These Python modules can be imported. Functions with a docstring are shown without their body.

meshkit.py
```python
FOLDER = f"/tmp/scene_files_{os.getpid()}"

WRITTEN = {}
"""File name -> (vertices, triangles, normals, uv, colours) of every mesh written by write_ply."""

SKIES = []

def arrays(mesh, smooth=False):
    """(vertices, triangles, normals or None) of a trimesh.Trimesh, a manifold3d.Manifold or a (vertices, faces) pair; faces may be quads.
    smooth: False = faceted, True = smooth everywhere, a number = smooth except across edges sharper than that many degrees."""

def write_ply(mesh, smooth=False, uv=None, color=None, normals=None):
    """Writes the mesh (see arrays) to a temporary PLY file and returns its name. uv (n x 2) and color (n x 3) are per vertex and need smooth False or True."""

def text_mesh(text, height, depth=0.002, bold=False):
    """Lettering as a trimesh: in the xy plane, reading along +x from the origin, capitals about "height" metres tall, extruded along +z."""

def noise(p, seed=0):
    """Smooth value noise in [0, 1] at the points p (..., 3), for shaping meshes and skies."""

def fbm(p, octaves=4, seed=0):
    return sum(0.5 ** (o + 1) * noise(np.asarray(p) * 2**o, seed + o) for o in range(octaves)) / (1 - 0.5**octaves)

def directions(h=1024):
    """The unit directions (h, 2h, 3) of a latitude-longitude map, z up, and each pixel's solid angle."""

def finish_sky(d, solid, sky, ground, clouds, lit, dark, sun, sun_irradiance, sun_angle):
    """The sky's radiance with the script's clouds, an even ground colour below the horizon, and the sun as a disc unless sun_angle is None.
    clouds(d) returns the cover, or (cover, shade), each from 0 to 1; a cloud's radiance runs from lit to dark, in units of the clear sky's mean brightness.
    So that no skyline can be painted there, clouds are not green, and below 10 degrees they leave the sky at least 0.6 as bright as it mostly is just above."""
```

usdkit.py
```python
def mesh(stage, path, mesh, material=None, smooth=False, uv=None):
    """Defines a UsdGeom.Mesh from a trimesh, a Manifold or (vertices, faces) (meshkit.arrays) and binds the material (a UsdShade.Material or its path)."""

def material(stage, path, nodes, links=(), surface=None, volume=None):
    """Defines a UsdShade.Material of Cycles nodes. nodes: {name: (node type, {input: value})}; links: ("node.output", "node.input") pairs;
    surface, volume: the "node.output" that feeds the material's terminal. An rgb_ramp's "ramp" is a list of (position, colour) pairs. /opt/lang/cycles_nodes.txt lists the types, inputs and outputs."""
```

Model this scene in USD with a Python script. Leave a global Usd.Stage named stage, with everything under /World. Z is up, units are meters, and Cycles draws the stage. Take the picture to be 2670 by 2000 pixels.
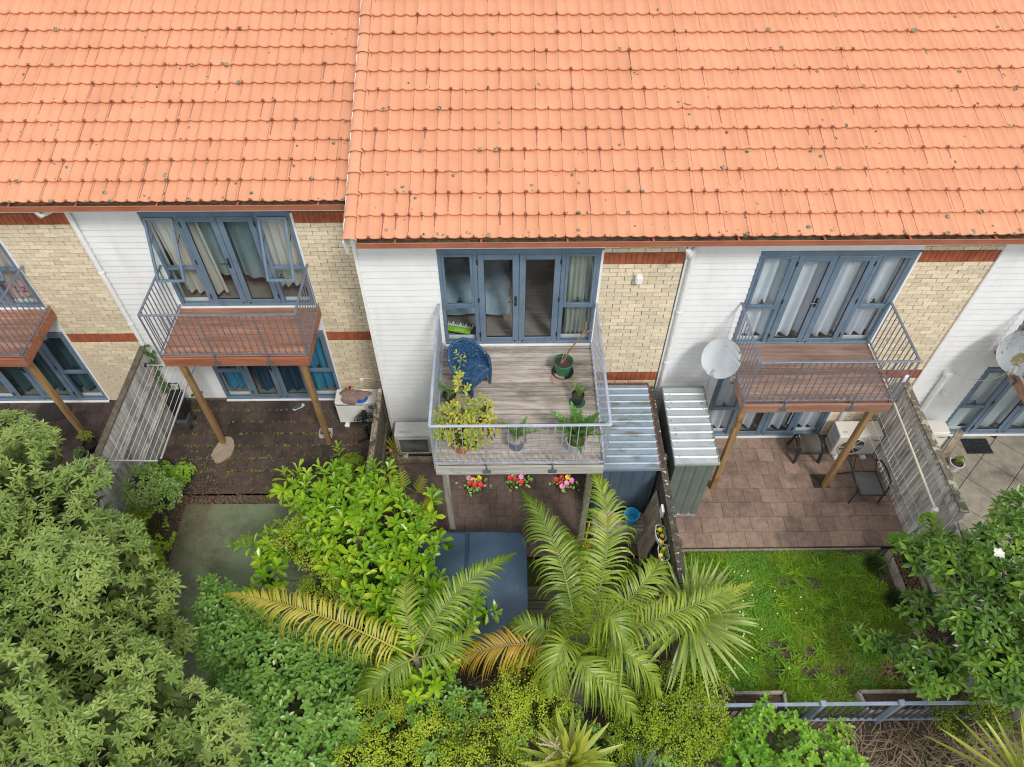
import math, random
import numpy as np
import usdkit, meshkit
from pxr import Usd, UsdGeom, UsdLux, UsdShade, Gf, Sdf, Vt

stage = Usd.Stage.CreateInMemory()
UsdGeom.SetStageUpAxis(stage, 'Z'); UsdGeom.SetStageMetersPerUnit(stage, 1.0)
UsdGeom.Xform.Define(stage, '/World'); UsdGeom.Scope.Define(stage, '/World/Looks')
# ---------------------------------------------------------------- camera
CAM = np.array([0.0, 0.0, 12.1])
cam = UsdGeom.Camera.Define(stage, '/World/camera')
cam.CreateHorizontalApertureAttr(36.0); cam.CreateVerticalApertureAttr(36.0 * 767 / 1024)
cam.CreateFocalLengthAttr(36.0 * 1900 / 2670); cam.CreateClippingRangeAttr((0.1, 2000.0))
cam.CreateFStopAttr(0.0)
x_ = UsdGeom.Xformable(cam); x_.AddTranslateOp().Set(Gf.Vec3d(*CAM)); x_.AddRotateZOp().Set(-0.6); x_.AddRotateXOp().Set(90 - 50.5)
cam.CreateExposureAttr(0.58)
# ---------------------------------------------------------------- sky (bright even overcast) and a very soft sun
SUN_EL, SUN_AZ = math.radians(50), math.radians(152)
dome = UsdLux.DomeLight.Define(stage, '/World/sky'); dome.CreateIntensityAttr(1.0)
sm = usdkit.material(stage, '/World/Looks/overcast_sky', {
    's': ('sky_texture', {'sky_type': 'single_scattering', 'sun_disc': False, 'sun_elevation': SUN_EL, 'sun_rotation': SUN_AZ}),
    'tc': ('texture_coordinate', {}), 'n': ('noise_texture', {'scale': 2.2, 'detail': 5.0}),
    'r': ('rgb_ramp', {'ramp': [(0.0, (6.6, 6.75, 7.0)), (1.0, (9.4, 9.45, 9.5))]}),
    'm': ('mix_color', {'fac': 0.88}), 'b': ('background_shader', {'strength': 0.1})},
    [('tc.generated', 'n.vector'), ('n.fac', 'r.fac'), ('s.color', 'm.a'), ('r.color', 'm.b'), ('m.result', 'b.color')], surface='b.background')
UsdShade.MaterialBindingAPI.Apply(dome.GetPrim()).Bind(sm)
dome.GetPrim().SetCustomDataByKey('kind', 'structure')
sun = UsdLux.DistantLight.Define(stage, '/World/sun'); sun.CreateIntensityAttr(0.4); sun.CreateAngleAttr(12.0); sun.CreateNormalizeAttr(True)
sun.CreateColorAttr(Gf.Vec3f(1.0, 0.96, 0.9))
sx_ = UsdGeom.Xformable(sun); sx_.AddRotateZOp().Set(-math.degrees(SUN_AZ)); sx_.AddRotateXOp().Set(-(90 - math.degrees(SUN_EL)))

# ---------------------------------------------------------------- materials
MAT = {}
def material(name, nodes, links, surface):
    MAT[name] = usdkit.material(stage, '/World/Looks/' + name, nodes, links, surface=surface); return MAT[name]
def pm(name, c1, c2=None, scale=6.0, rough=0.6, bump=0.0, rnd=0.0, stretch=(1, 1, 1), metallic=0.0, spec=0.5, detail=4.0, lo=0.35, hi=0.65,
       c3=None, s3=1.5, lo3=0.55, hi3=0.7, bscale=None, coat=0.0, bd=0.01, rot=(0, 0, 0), stretch3=(1, 1, 1)):
    """noise-mixed colour c1 to c2 (world position), patches of c3, brightness varied per object by rnd"""
    c2 = c2 or tuple(min(1, v * 1.15) for v in c1)
    N = {'g': ('geometry', {}), 'mp': ('mapping', {'scale': stretch, 'rotation': rot}), 'n': ('noise_texture', {'scale': scale, 'detail': detail, 'roughness': 0.6}),
         'r': ('rgb_ramp', {'ramp': [(lo, c1), (hi, c2)]}), 'oi': ('object_info', {}),
         'mr': ('map_range', {'from_min': 0.0, 'from_max': 1.0, 'to_min': 1 - rnd, 'to_max': 1 + rnd}), 'h': ('hsv', {}),
         'p': ('principled_bsdf', {'roughness': rough, 'metallic': metallic, 'specular_ior_level': spec, 'coat_weight': coat})}
    L = [('g.position', 'mp.vector'), ('mp.vector', 'n.vector'), ('n.fac', 'r.fac'), ('oi.random', 'mr.value'), ('mr.result', 'h.value'), ('h.color', 'p.base_color')]
    if c3 is None: L.append(('r.color', 'h.color'))
    else:
        N.update({'mp3': ('mapping', {'scale': stretch3}), 'n3': ('noise_texture', {'scale': s3, 'detail': 5.0, 'roughness': 0.65}), 'r3': ('rgb_ramp', {'ramp': [(lo3, (0, 0, 0)), (hi3, (1, 1, 1))]}), 'm3': ('mix_color', {'b': c3})})
        L += [('g.position', 'mp3.vector'), ('mp3.vector', 'n3.vector'), ('n3.fac', 'r3.fac'), ('r3.color', 'm3.fac'), ('r.color', 'm3.a'), ('m3.result', 'h.color')]
    if bump:
        N['bn'] = ('noise_texture', {'scale': bscale or scale * 4, 'detail': 4.0}); N['b'] = ('bump', {'strength': bump, 'distance': bd})
        L += [('mp.vector', 'bn.vector'), ('bn.fac', 'b.height'), ('b.normal', 'p.normal')]
    return material(name, N, L, 'p.BSDF')
def leafm(name, cols, rough=0.42, trans=0.3, spec=0.5, tcol=None, clump=0.9, old=True):
    """leaf: colour by leaf island, by object and by a slow drift through the crown; lets some light through"""
    if old: leafm(name + '_shaded', [tuple(v * .33 for v in c) for c in (cols[:-1] if len(cols) > 2 else cols)], rough + .1, trans, spec * .7, None, clump, False)  # old adds a darkened copy: shade inside the crown put into the colour
    mid = cols[len(cols) // 2]; tcol = tcol or tuple(min(1, v * 1.5) for v in mid)
    N = {'g': ('geometry', {}), 'oi': ('object_info', {}), 'a': ('math', {'math_type': 'add'}), 'f': ('math', {'math_type': 'fraction'}),
         'n': ('noise_texture', {'scale': 2.3, 'detail': 3.0}), 'ml': ('map_range', {'from_min': 0.3, 'from_max': 0.7, 'to_min': 0.5 - clump / 2, 'to_max': 0.5 + clump / 2, 'clamp': True}),
         'x': ('mix_float', {'fac': 0.45}), 'r': ('rgb_ramp', {'ramp': [(i / (len(cols) - 1), c) for i, c in enumerate(cols)]}),
         'p': ('principled_bsdf', {'roughness': rough, 'specular_ior_level': spec}), 't': ('translucent_bsdf', {'color': tcol}), 'm': ('mix_closure', {'fac': trans})}
    L = [('g.random_per_island', 'a.value1'), ('oi.random', 'a.value2'), ('a.value', 'f.value1'), ('g.position', 'n.vector'), ('n.fac', 'ml.value'), ('f.value', 'x.a'), ('ml.result', 'x.b'),
         ('x.result', 'r.fac'), ('r.color', 'p.base_color'), ('p.BSDF', 'm.closure1'), ('t.BSDF', 'm.closure2')]
    return material(name, N, L, 'm.closure')

# ---------------------------------------------------------------- mesh building
class MB:
    def __init__(s): s.v = []; s.f = []; s.n = 0
    def add(s, v, f):
        v = np.asarray(v, float).reshape(-1, 3); f = np.asarray(f, int)
        if f.shape[1] == 4: f = np.vstack([f[:, [0, 1, 2]], f[:, [0, 2, 3]]])
        s.v.append(v); s.f.append(f + s.n); s.n += len(v); return s
    def get(s): return np.vstack(s.v), np.vstack(s.f)
    def box(s, a, b, ch=0.0):
        """axis box between corners a and b, long edges chamfered by ch"""
        a, b = np.minimum(a, b), np.maximum(a, b)
        if ch <= 0:
            x, y, z = zip(a, b)
            v = [(x[i], y[j], z[k]) for i in (0, 1) for j in (0, 1) for k in (0, 1)]
            return s.add(v, [(0, 1, 3, 2), (4, 6, 7, 5), (0, 4, 5, 1), (2, 3, 7, 6), (0, 2, 6, 4), (1, 5, 7, 3)])
        c = (np.array(a) + b) / 2; h = (np.array(b) - a) / 2; ch = min(ch, min(h) * 0.9); v = []
        for sx in (-1, 1):
            for sy in (-1, 1):
                for sz in (-1, 1):
                    for k in range(3):
                        d = h - ch; d[k] = h[k]; v.append(c + d * (sx, sy, sz))
        import scipy.spatial as sp
        v = np.array(v); hl = sp.ConvexHull(v); f = hl.simplices.copy()
        n = np.cross(v[f[:, 1]] - v[f[:, 0]], v[f[:, 2]] - v[f[:, 0]]); fl = (n * (v[f].mean(1) - c)).sum(1) < 0; f[fl] = f[fl][:, ::-1]
        return s.add(v, f)
    def bar(s, p, q, w, h, up=(0, 0, 1), ch=0.0):
        """box from p to q, w wide and h thick along up"""
        p, q = np.array(p, float), np.array(q, float); t = q - p; L = np.linalg.norm(t); t /= L
        u = np.array(up, float); u -= t * (u @ t)
        if np.linalg.norm(u) < 1e-6: u = np.array([1.0, 0, 0]) - t * t[0]
        u /= np.linalg.norm(u); w_ = np.cross(u, t)
        m = MB().box((0, -w / 2, -h / 2), (L, w / 2, h / 2), ch); v, f = m.get()
        return s.add(p + v[:, :1] * t + v[:, 1:2] * w_ + v[:, 2:3] * u, f)
    def tube(s, pts, r, n=6, cap=True):
        p = np.array(pts, float); r = np.broadcast_to(np.asarray(r, float), (len(p),))
        t = np.gradient(p, axis=0); t /= np.linalg.norm(t, axis=1, keepdims=True) + 1e-12
        u = np.array([0.31, 0.17, 0.93]); u = u - t[0] * (u @ t[0])
        if np.linalg.norm(u) < 0.2: u = np.array([1.0, 0, 0]) - t[0] * t[0][0]
        U = []
        for k in range(len(p)):
            u = u - t[k] * (u @ t[k]); u = u / (np.linalg.norm(u) + 1e-12); U.append(u)
        U = np.array(U); B = np.cross(t, U); a = np.arange(n) * 2 * np.pi / n
        v = p[:, None] + r[:, None, None] * (np.cos(a)[None, :, None] * U[:, None] + np.sin(a)[None, :, None] * B[:, None])
        i, j = np.meshgrid(np.arange(len(p) - 1), np.arange(n), indexing='ij')
        q = np.stack([i * n + j, i * n + (j + 1) % n, (i + 1) * n + (j + 1) % n, (i + 1) * n + j], -1).reshape(-1, 4)
        s.add(v.reshape(-1, 3), q)
        if cap:
            m = s.n - len(p) * n
            for base, rev in ((m, True), (m + (len(p) - 1) * n, False)):
                f = [(base, base + k, base + k + 1) for k in range(1, n - 1)]
                s.f.append(np.array([x[::-1] if rev else x for x in f]))
        return s
    def lathe(s, prof, c=(0, 0, 0), n=20, sx=1.0, sy=1.0):
        """profile of (r, z) turned round the z axis at c"""
        pr = np.array(prof, float); a = np.arange(n) * 2 * np.pi / n
        v = np.stack([pr[:, :1] * np.cos(a) * sx, pr[:, :1] * np.sin(a) * sy, np.repeat(pr[:, 1:], n, 1)], -1) + np.array(c)
        i, j = np.meshgrid(np.arange(len(pr) - 1), np.arange(n), indexing='ij')
        q = np.stack([i * n + j, i * n + (j + 1) % n, (i + 1) * n + (j + 1) % n, (i + 1) * n + j], -1).reshape(-1, 4)
        return s.add(v.reshape(-1, 3), q)
    def prism(s, poly, z0, z1):
        from shapely.geometry import Polygon
        import trimesh
        m = trimesh.creation.extrude_polygon(Polygon(poly), z1 - z0, engine='earcut'); v = np.array(m.vertices); v[:, 2] += z0
        return s.add(v, np.array(m.faces))
    def grid(s, P):
        """a sheet from an (m, n, 3) array of points"""
        P = np.asarray(P); m, n = P.shape[:2]; i, j = np.meshgrid(np.arange(m - 1), np.arange(n - 1), indexing='ij')
        q = np.stack([i * n + j, i * n + j + 1, (i + 1) * n + j + 1, (i + 1) * n + j], -1).reshape(-1, 4)
        return s.add(P.reshape(-1, 3), q)
    def xf(s, M=None, t=(0, 0, 0)):
        v, f = s.get(); v = v if M is None else v @ np.array(M).T
        s.v = [v + np.array(t)]; s.f = [f]; return s
def rz(a): c, n = math.cos(a), math.sin(a); return np.array([[c, -n, 0], [n, c, 0], [0, 0, 1.0]])
def rx(a): c, n = math.cos(a), math.sin(a); return np.array([[1.0, 0, 0], [0, c, -n], [0, n, c]])
def ry(a): c, n = math.cos(a), math.sin(a); return np.array([[c, 0, n], [0, 1.0, 0], [-n, 0, c]])

USED = {}
def numbered(parent, name):
    k = USED.get((parent, name), 0); USED[(parent, name)] = k + 1
    return f'{parent}/{name}' if k == 0 else f'{parent}/{name}_{k:03d}'
def put(parent, name, m, mt, smooth=False, label=None, kind=None, off=(0, 0, 0)):
    """one Mesh prim under parent"""
    path = numbered(parent, name)
    v, f = m.get() if isinstance(m, MB) else m
    v = v - np.asarray(off)
    if smooth: v, f, n = meshkit.arrays((v, f), smooth)
    q = UsdGeom.Mesh.Define(stage, path)
    q.CreatePointsAttr(Vt.Vec3fArray.FromNumpy(np.ascontiguousarray(v, np.float32)))
    q.CreateFaceVertexCountsAttr(Vt.IntArray.FromNumpy(np.full(len(f), 3, np.int32)))
    q.CreateFaceVertexIndicesAttr(Vt.IntArray.FromNumpy(np.ascontiguousarray(f, np.int32).ravel()))
    q.CreateSubdivisionSchemeAttr('none')
    if smooth:
        q.CreateNormalsAttr(Vt.Vec3fArray.FromNumpy(n.astype(np.float32))); q.SetNormalsInterpolation('vertex')
    UsdShade.MaterialBindingAPI.Apply(q.GetPrim()).Bind(MAT[mt])
    if label: q.GetPrim().SetCustomDataByKey('label', label)
    if kind: q.GetPrim().SetCustomDataByKey('kind', kind)
    return path
def tag(path, label=None, cat=None, group=None, kind=None):
    p = stage.GetPrimAtPath(path)
    for k, v in (('label', label), ('category', cat), ('group', group), ('kind', kind)):
        if v: p.SetCustomDataByKey(k, v)
    return path
class Thing:
    """an Xform at the thing's base; its parts are given in world metres (or in its own frame when local) """
    def __init__(s, name, label, cat, loc=(0, 0, 0), rot=0.0, group=None, local=False):
        s.path = numbered('/World', name); x = UsdGeom.Xform.Define(stage, s.path); x.AddTranslateOp().Set(Gf.Vec3d(*map(float, loc)))
        if rot: x.AddRotateZOp().Set(math.degrees(rot))
        s.off = (0, 0, 0) if local else loc; tag(s.path, label, cat, group)
    def part(s, name, m, mt, parent=None, smooth=False, label=None, kind=None):
        return put(parent or s.path, name, m, mt, smooth, label, kind, s.off)
def single(name, m, mt, label, cat, smooth=False, group=None, kind=None):
    return tag(put('/World', name, m, mt, smooth), label, cat, group, kind)
def setting(name, m, mt, smooth=False):
    return tag(put('/World', name, m, mt, smooth), kind='structure')
def unit(v): v = np.asarray(v, float); return v / (np.linalg.norm(v, axis=-1, keepdims=True) + 1e-12)
def text(s, h, c, right, up, bold=True, depth=0.002):
    m = meshkit.text_mesh(s, h, depth, bold); v = np.array(m.vertices); r, u = np.array(right, float), np.array(up, float); n = np.cross(r, u)
    v[:, 0] -= v[:, 0].mean(); v = np.array(c) + v[:, :1] * r + v[:, 1:2] * u + v[:, 2:3] * n
    return v, np.array(m.faces)
# ================================================================ materials of the buildings
def roof_material(name, y0, x0):
    N = {'g': ('geometry', {}), 's': ('separate_xyz', {}),
         'u0': ('math', {'math_type': 'subtract', 'value2': x0}), 'u': ('math', {'math_type': 'divide', 'value2': 0.185}),
         'dn': ('noise_texture', {'scale': 22.0, 'detail': 3.0}), 'dn2': ('math', {'math_type': 'multiply_add', 'value2': 0.16, 'value3': -0.08}), 'ud': ('math', {'math_type': 'add'}),
         'uh': ('math', {'math_type': 'add', 'value2': 0.5}), 'uc': ('math', {'math_type': 'floor'}), 'ur': ('math', {'math_type': 'subtract'}), 'ua': ('math', {'math_type': 'absolute'}),
         'v0': ('math', {'math_type': 'subtract', 'value2': y0}), 'v': ('math', {'math_type': 'divide', 'value2': 0.3477}), 'vf': ('math', {'math_type': 'fraction'}), 'vc': ('math', {'math_type': 'floor'}),
         'cx': ('combine_xyz', {}), 'w': ('white_noise_texture', {'dimensions': '3D'}),
         'pr': ('math', {'math_type': 'multiply_add', 'value2': -0.04, 'value3': 0.58}),       # share of tiles with a streak falls up the roof
         'pd': ('math', {'math_type': 'subtract'}), 'ln': ('math', {'math_type': 'multiply', 'value2': 4.5, 'use_clamp': True}),
         'in': ('math', {'math_type': 'subtract', 'value1': 1.0}), 'tl': ('math', {'math_type': 'subtract'}), 'pw': ('math', {'math_type': 'power', 'value2': 7.0}), 'wa': ('math', {'math_type': 'multiply_add', 'value2': 0.10, 'value3': 0.04}), 'st': ('math', {'math_type': 'greater_than', 'value2': 0.0}), 'wr': ('separate_color', {}), 'wq': ('math', {'math_type': 'multiply_add', 'value2': 1.3, 'value3': 0.35}), 'wb': ('math', {'math_type': 'multiply'}), 'wd': ('math', {'math_type': 'multiply'}),
         'lt': ('math', {'math_type': 'subtract'}), 'mk': ('map_range', {'from_min': 0.0, 'from_max': 0.03, 'to_min': 0.0, 'to_max': 0.75, 'clamp': True}),
         'n': ('noise_texture', {'scale': 1.4, 'detail': 6.0, 'roughness': 0.65}), 'r': ('rgb_ramp', {'ramp': [(0.28, (0.53, 0.235, 0.128)), (0.72, (0.625, 0.295, 0.17))]}),
         'fn': ('noise_texture', {'scale': 60.0, 'detail': 3.0}), 'fr': ('rgb_ramp', {'ramp': [(0.68, (0, 0, 0)), (0.76, (0.5, 0.5, 0.5))]}), 'fm': ('mix_color', {'b': (0.40, 0.30, 0.22)}),
         'oi': ('object_info', {}), 'mr': ('map_range', {'to_min': 0.965, 'to_max': 1.03}), 'h': ('hsv', {}),
         'm': ('mix_color', {'b': (0.17, 0.05, 0.03)}), 'b': ('bump', {'strength': 0.1, 'distance': 0.004}), 'p': ('principled_bsdf', {'roughness': 0.6, 'specular_ior_level': 0.35})}
    L = [('g.position', 's.vector'), ('s.x', 'u0.value1'), ('u0.value', 'u.value1'), ('g.position', 'dn.vector'), ('dn.fac', 'dn2.value1'), ('u.value', 'ud.value1'), ('dn2.value', 'ud.value2'),
         ('ud.value', 'uh.value1'), ('uh.value', 'uc.value1'), ('ud.value', 'ur.value1'), ('uc.value', 'ur.value2'), ('ur.value', 'ua.value1'),
         ('s.y', 'v0.value1'), ('v0.value', 'v.value1'), ('v.value', 'vf.value1'), ('v.value', 'vc.value1'), ('uc.value', 'cx.x'), ('vc.value', 'cx.y'), ('cx.vector', 'w.vector'),
         ('vc.value', 'pr.value1'), ('pr.value', 'pd.value1'), ('w.value', 'pd.value2'), ('pd.value', 'ln.value1'), ('ln.value', 'in.value2'), ('vf.value', 'tl.value1'), ('in.value', 'tl.value2'),
         ('tl.value', 'st.value1'), ('vf.value', 'pw.value1'), ('pw.value', 'wa.value1'), ('w.color', 'wr.color'), ('wr.g', 'wq.value1'), ('wa.value', 'wb.value1'), ('wq.value', 'wb.value2'), ('wb.value', 'wd.value1'), ('st.value', 'wd.value2'), ('wd.value', 'lt.value1'), ('ua.value', 'lt.value2'), ('lt.value', 'mk.value'), ('g.position', 'n.vector'), ('n.fac', 'r.fac'),
         ('g.position', 'fn.vector'), ('fn.fac', 'fr.fac'), ('fr.color', 'fm.fac'), ('r.color', 'fm.a'), ('oi.random', 'mr.value'), ('mr.result', 'h.value'), ('fm.result', 'h.color'),
         ('mk.result', 'm.fac'), ('h.color', 'm.a'), ('m.result', 'p.base_color'), ('fn.fac', 'b.height'), ('b.normal', 'p.normal')]
    return material(name, N, L, 'p.BSDF')
LY, RY = 9.61, 8.55                    # the two wall planes
roof_material('painted_tile_left', 9.2, -12.0); roof_material('painted_tile_right', 8.15, -2.12)
pm('barge_tile', (0.54, 0.24, 0.13), (0.60, 0.28, 0.158), 2.0, 0.55, 0.08, 0.05)
pm('gutter_paint', (0.30, 0.098, 0.055), (0.37, 0.13, 0.075), 3, 0.4)
pm('gutter_dirt', (0.02, 0.018, 0.012), (0.08, 0.07, 0.04), 14, 0.9, 0.6, c3=(0.10, 0.11, 0.04), s3=6)
pm('lichen', (0.13, 0.12, 0.075), (0.33, 0.31, 0.22), 40, 0.95, 0.5, c3=(0.05, 0.048, 0.025), s3=25, lo3=.5, hi3=.6)
pm('white_board', (0.71, 0.715, 0.72), (0.77, 0.775, 0.78), 2.0, 0.5, 0.03, 0.015, c3=(0.66, 0.65, 0.61), s3=1.2, lo3=.54, hi3=.78, stretch3=(3.5, 1, .45))
pm('white_trim', (0.74, 0.74, 0.73), (0.82, 0.82, 0.81), 4, 0.45, c3=(0.55, 0.53, 0.48), s3=3, lo3=.62, hi3=.85)
pm('cream_brick', (0.63, 0.525, 0.365), (0.76, 0.66, 0.49), 18, 0.9, 0.5, 0.13, detail=6, c3=(0.42, 0.30, 0.17), s3=30, lo3=.63, hi3=.78)
pm('red_brick', (0.31, 0.075, 0.03), (0.41, 0.115, 0.05), 8, 0.8, 0.3, 0.12)
pm('mortar', (0.13, 0.11, 0.09), (0.2, 0.175, 0.145), 20, 0.95, 0.4)
pm('frame_paint', (0.115, 0.17, 0.235), (0.15, 0.21, 0.28), 3, 0.42, 0.02, 0.03, c3=(0.095, 0.145, 0.205), s3=5, stretch3=(1, 1, .3))
pm('black_plastic', (0.012, 0.012, 0.013), (0.022, 0.022, 0.024), 5, 0.4)
pm('rubber_seal', (0.01, 0.01, 0.012), None, 5, 0.6)
pm('room_wall', (0.26, 0.24, 0.21), (0.3, 0.28, 0.25), 1, 0.9); pm('carpet', (0.22, 0.19, 0.165), (0.28, 0.245, 0.21), 60, 0.95, 0.4)
material('window_glass', {'t': ('transparent_bsdf', {'color': (0.92, 0.95, 0.955)}), 'g': ('glossy_bsdf', {'color': (0.95, 0.97, 1.0), 'roughness': 0.02}), 'f': ('fresnel', {'IOR': 1.62}), 'ge': ('geometry', {}),
         'i': ('math', {'math_type': 'subtract', 'value1': 1.0}), 'x': ('math', {'math_type': 'multiply'}), 'm': ('mix_closure', {})},
         [('ge.backfacing', 'i.value2'), ('f.fac', 'x.value1'), ('i.value', 'x.value2'), ('x.value', 'm.fac'), ('t.BSDF', 'm.closure1'), ('g.BSDF', 'm.closure2')], 'm.closure')
def cloth(name, c1, c2, trans=0.35, clear=0.0):
    N = {'g': ('geometry', {}), 'mp': ('mapping', {'scale': (1, 1, 0.15)}), 'n': ('noise_texture', {'scale': 9.0, 'detail': 4.0}), 'r': ('rgb_ramp', {'ramp': [(0.35, c1), (0.65, c2)]}),
         'd': ('principled_bsdf', {'roughness': 0.9, 'specular_ior_level': 0.15}), 't': ('translucent_bsdf', {}), 'm': ('mix_closure', {'fac': trans}), 'c': ('transparent_bsdf', {}), 'm2': ('mix_closure', {'fac': clear})}
    material(name, N, [('g.position', 'mp.vector'), ('mp.vector', 'n.vector'), ('n.fac', 'r.fac'), ('r.color', 'd.base_color'), ('r.color', 't.color'), ('d.BSDF', 'm.closure1'), ('t.BSDF', 'm.closure2'), ('m.closure', 'm2.closure1'), ('c.BSDF', 'm2.closure2')], 'm2.closure')
cloth('cream_cloth', (0.62, 0.58, 0.5), (0.74, 0.7, 0.62)); cloth('teal_grey_cloth', (0.26, 0.35, 0.37), (0.36, 0.45, 0.46)); cloth('dark_teal_cloth', (0.05, 0.12, 0.14), (0.09, 0.18, 0.2))
cloth('blue_cloth', (0.06, 0.32, 0.52), (0.1, 0.42, 0.62)); cloth('navy_lace', (0.03, 0.09, 0.16), (0.06, 0.16, 0.26)); cloth('sheer_cloth', (0.80, 0.82, 0.90), (0.90, 0.91, 0.95), 0.15, 0.03)
cloth('pale_grey_cloth', (0.7, 0.76, 0.76), (0.82, 0.87, 0.87), .15); cloth('striped_cloth', (0.4, 0.42, 0.36), (0.6, 0.62, 0.55)); cloth('bed_cloth', (0.30, 0.40, 0.47), (0.38, 0.48, 0.55), 0.05)
for nm, c in (('board_wood', 0), ):
    pm('decking_red', (0.25, 0.11, 0.07), (0.41, 0.205, 0.135), 5, 0.6, 0.3, 0.22, stretch=(0.25, 2.5, 2.5), detail=6, c3=(0.45, 0.26, 0.17), s3=2.2, lo3=.5, hi3=.8, stretch3=(.3, 3, 3))
    pm('decking_brown', (0.17, 0.10, 0.075), (0.30, 0.19, 0.145), 5, 0.65, 0.3, 0.2, stretch=(0.25, 2.5, 2.5), detail=6, c3=(0.38, 0.28, 0.22), s3=2.2, lo3=.5, hi3=.8, stretch3=(.3, 3, 3))
    pm('decking_grey', (0.27, 0.225, 0.19), (0.48, 0.43, 0.385), 6, 0.8, 0.5, 0.17, stretch=(0.3, 3, 3), detail=7, c3=(0.14, 0.105, 0.075), s3=1.6, lo3=.5, hi3=.72, stretch3=(.7, 1.6, 1))
    pm('beam_red', (0.25, 0.085, 0.045), (0.38, 0.15, 0.085), 4, 0.5, 0.2, 0.08, stretch=(0.3, 3, 3), detail=6)
    pm('beam_brown', (0.22, 0.11, 0.075), (0.34, 0.19, 0.13), 4, 0.6, 0.2, 0.08, stretch=(0.3, 3, 3), detail=6)
    pm('beam_grey', (0.3, 0.29, 0.26), (0.46, 0.45, 0.41), 5, 0.85, 0.5, 0.06, stretch=(0.25, 3, 3), detail=7, c3=(0.16, 0.14, 0.11), s3=2, lo3=.6, hi3=.75)
    pm('post_tan', (0.24, 0.135, 0.055), (0.38, 0.235, 0.105), 6, 0.6, 0.3, 0.08, stretch=(2.5, 2.5, 0.25), detail=6, c3=(0.14, 0.075, 0.035), s3=2.5, lo3=.58, hi3=.7)
    pm('post_grey', (0.2, 0.185, 0.155), (0.36, 0.345, 0.3), 6, 0.85, 0.5, 0.06, stretch=(2.5, 2.5, 0.25), detail=6)
pm('rail_metal', (0.17, 0.185, 0.23), (0.22, 0.24, 0.29), 6, 0.38, metallic=0.35)
pm('rail_metal_bright', (0.33, 0.36, 0.44), (0.45, 0.48, 0.56), 6, 0.35, metallic=0.4)
pm('bracket_metal', (0.16, 0.17, 0.18), (0.24, 0.25, 0.26), 10, 0.45, metallic=0.5)

def pieces(parent_put, name, meshes, mt, cap=300):
    """alike pieces as parts of their own, the farthest beyond cap joined as one"""
    if len(meshes) > cap:
        d = [np.linalg.norm(m[0].mean(0) - CAM) for m in meshes]; o = np.argsort(d)
        rest = MB()
        for k in o[cap:]: rest.add(*meshes[k])
        parent_put(name, rest, mt, kind='stuff'); keep = [meshes[k] for k in sorted(o[:cap])]
    else: keep = meshes
    for m in keep: parent_put(name, m, mt)

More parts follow.
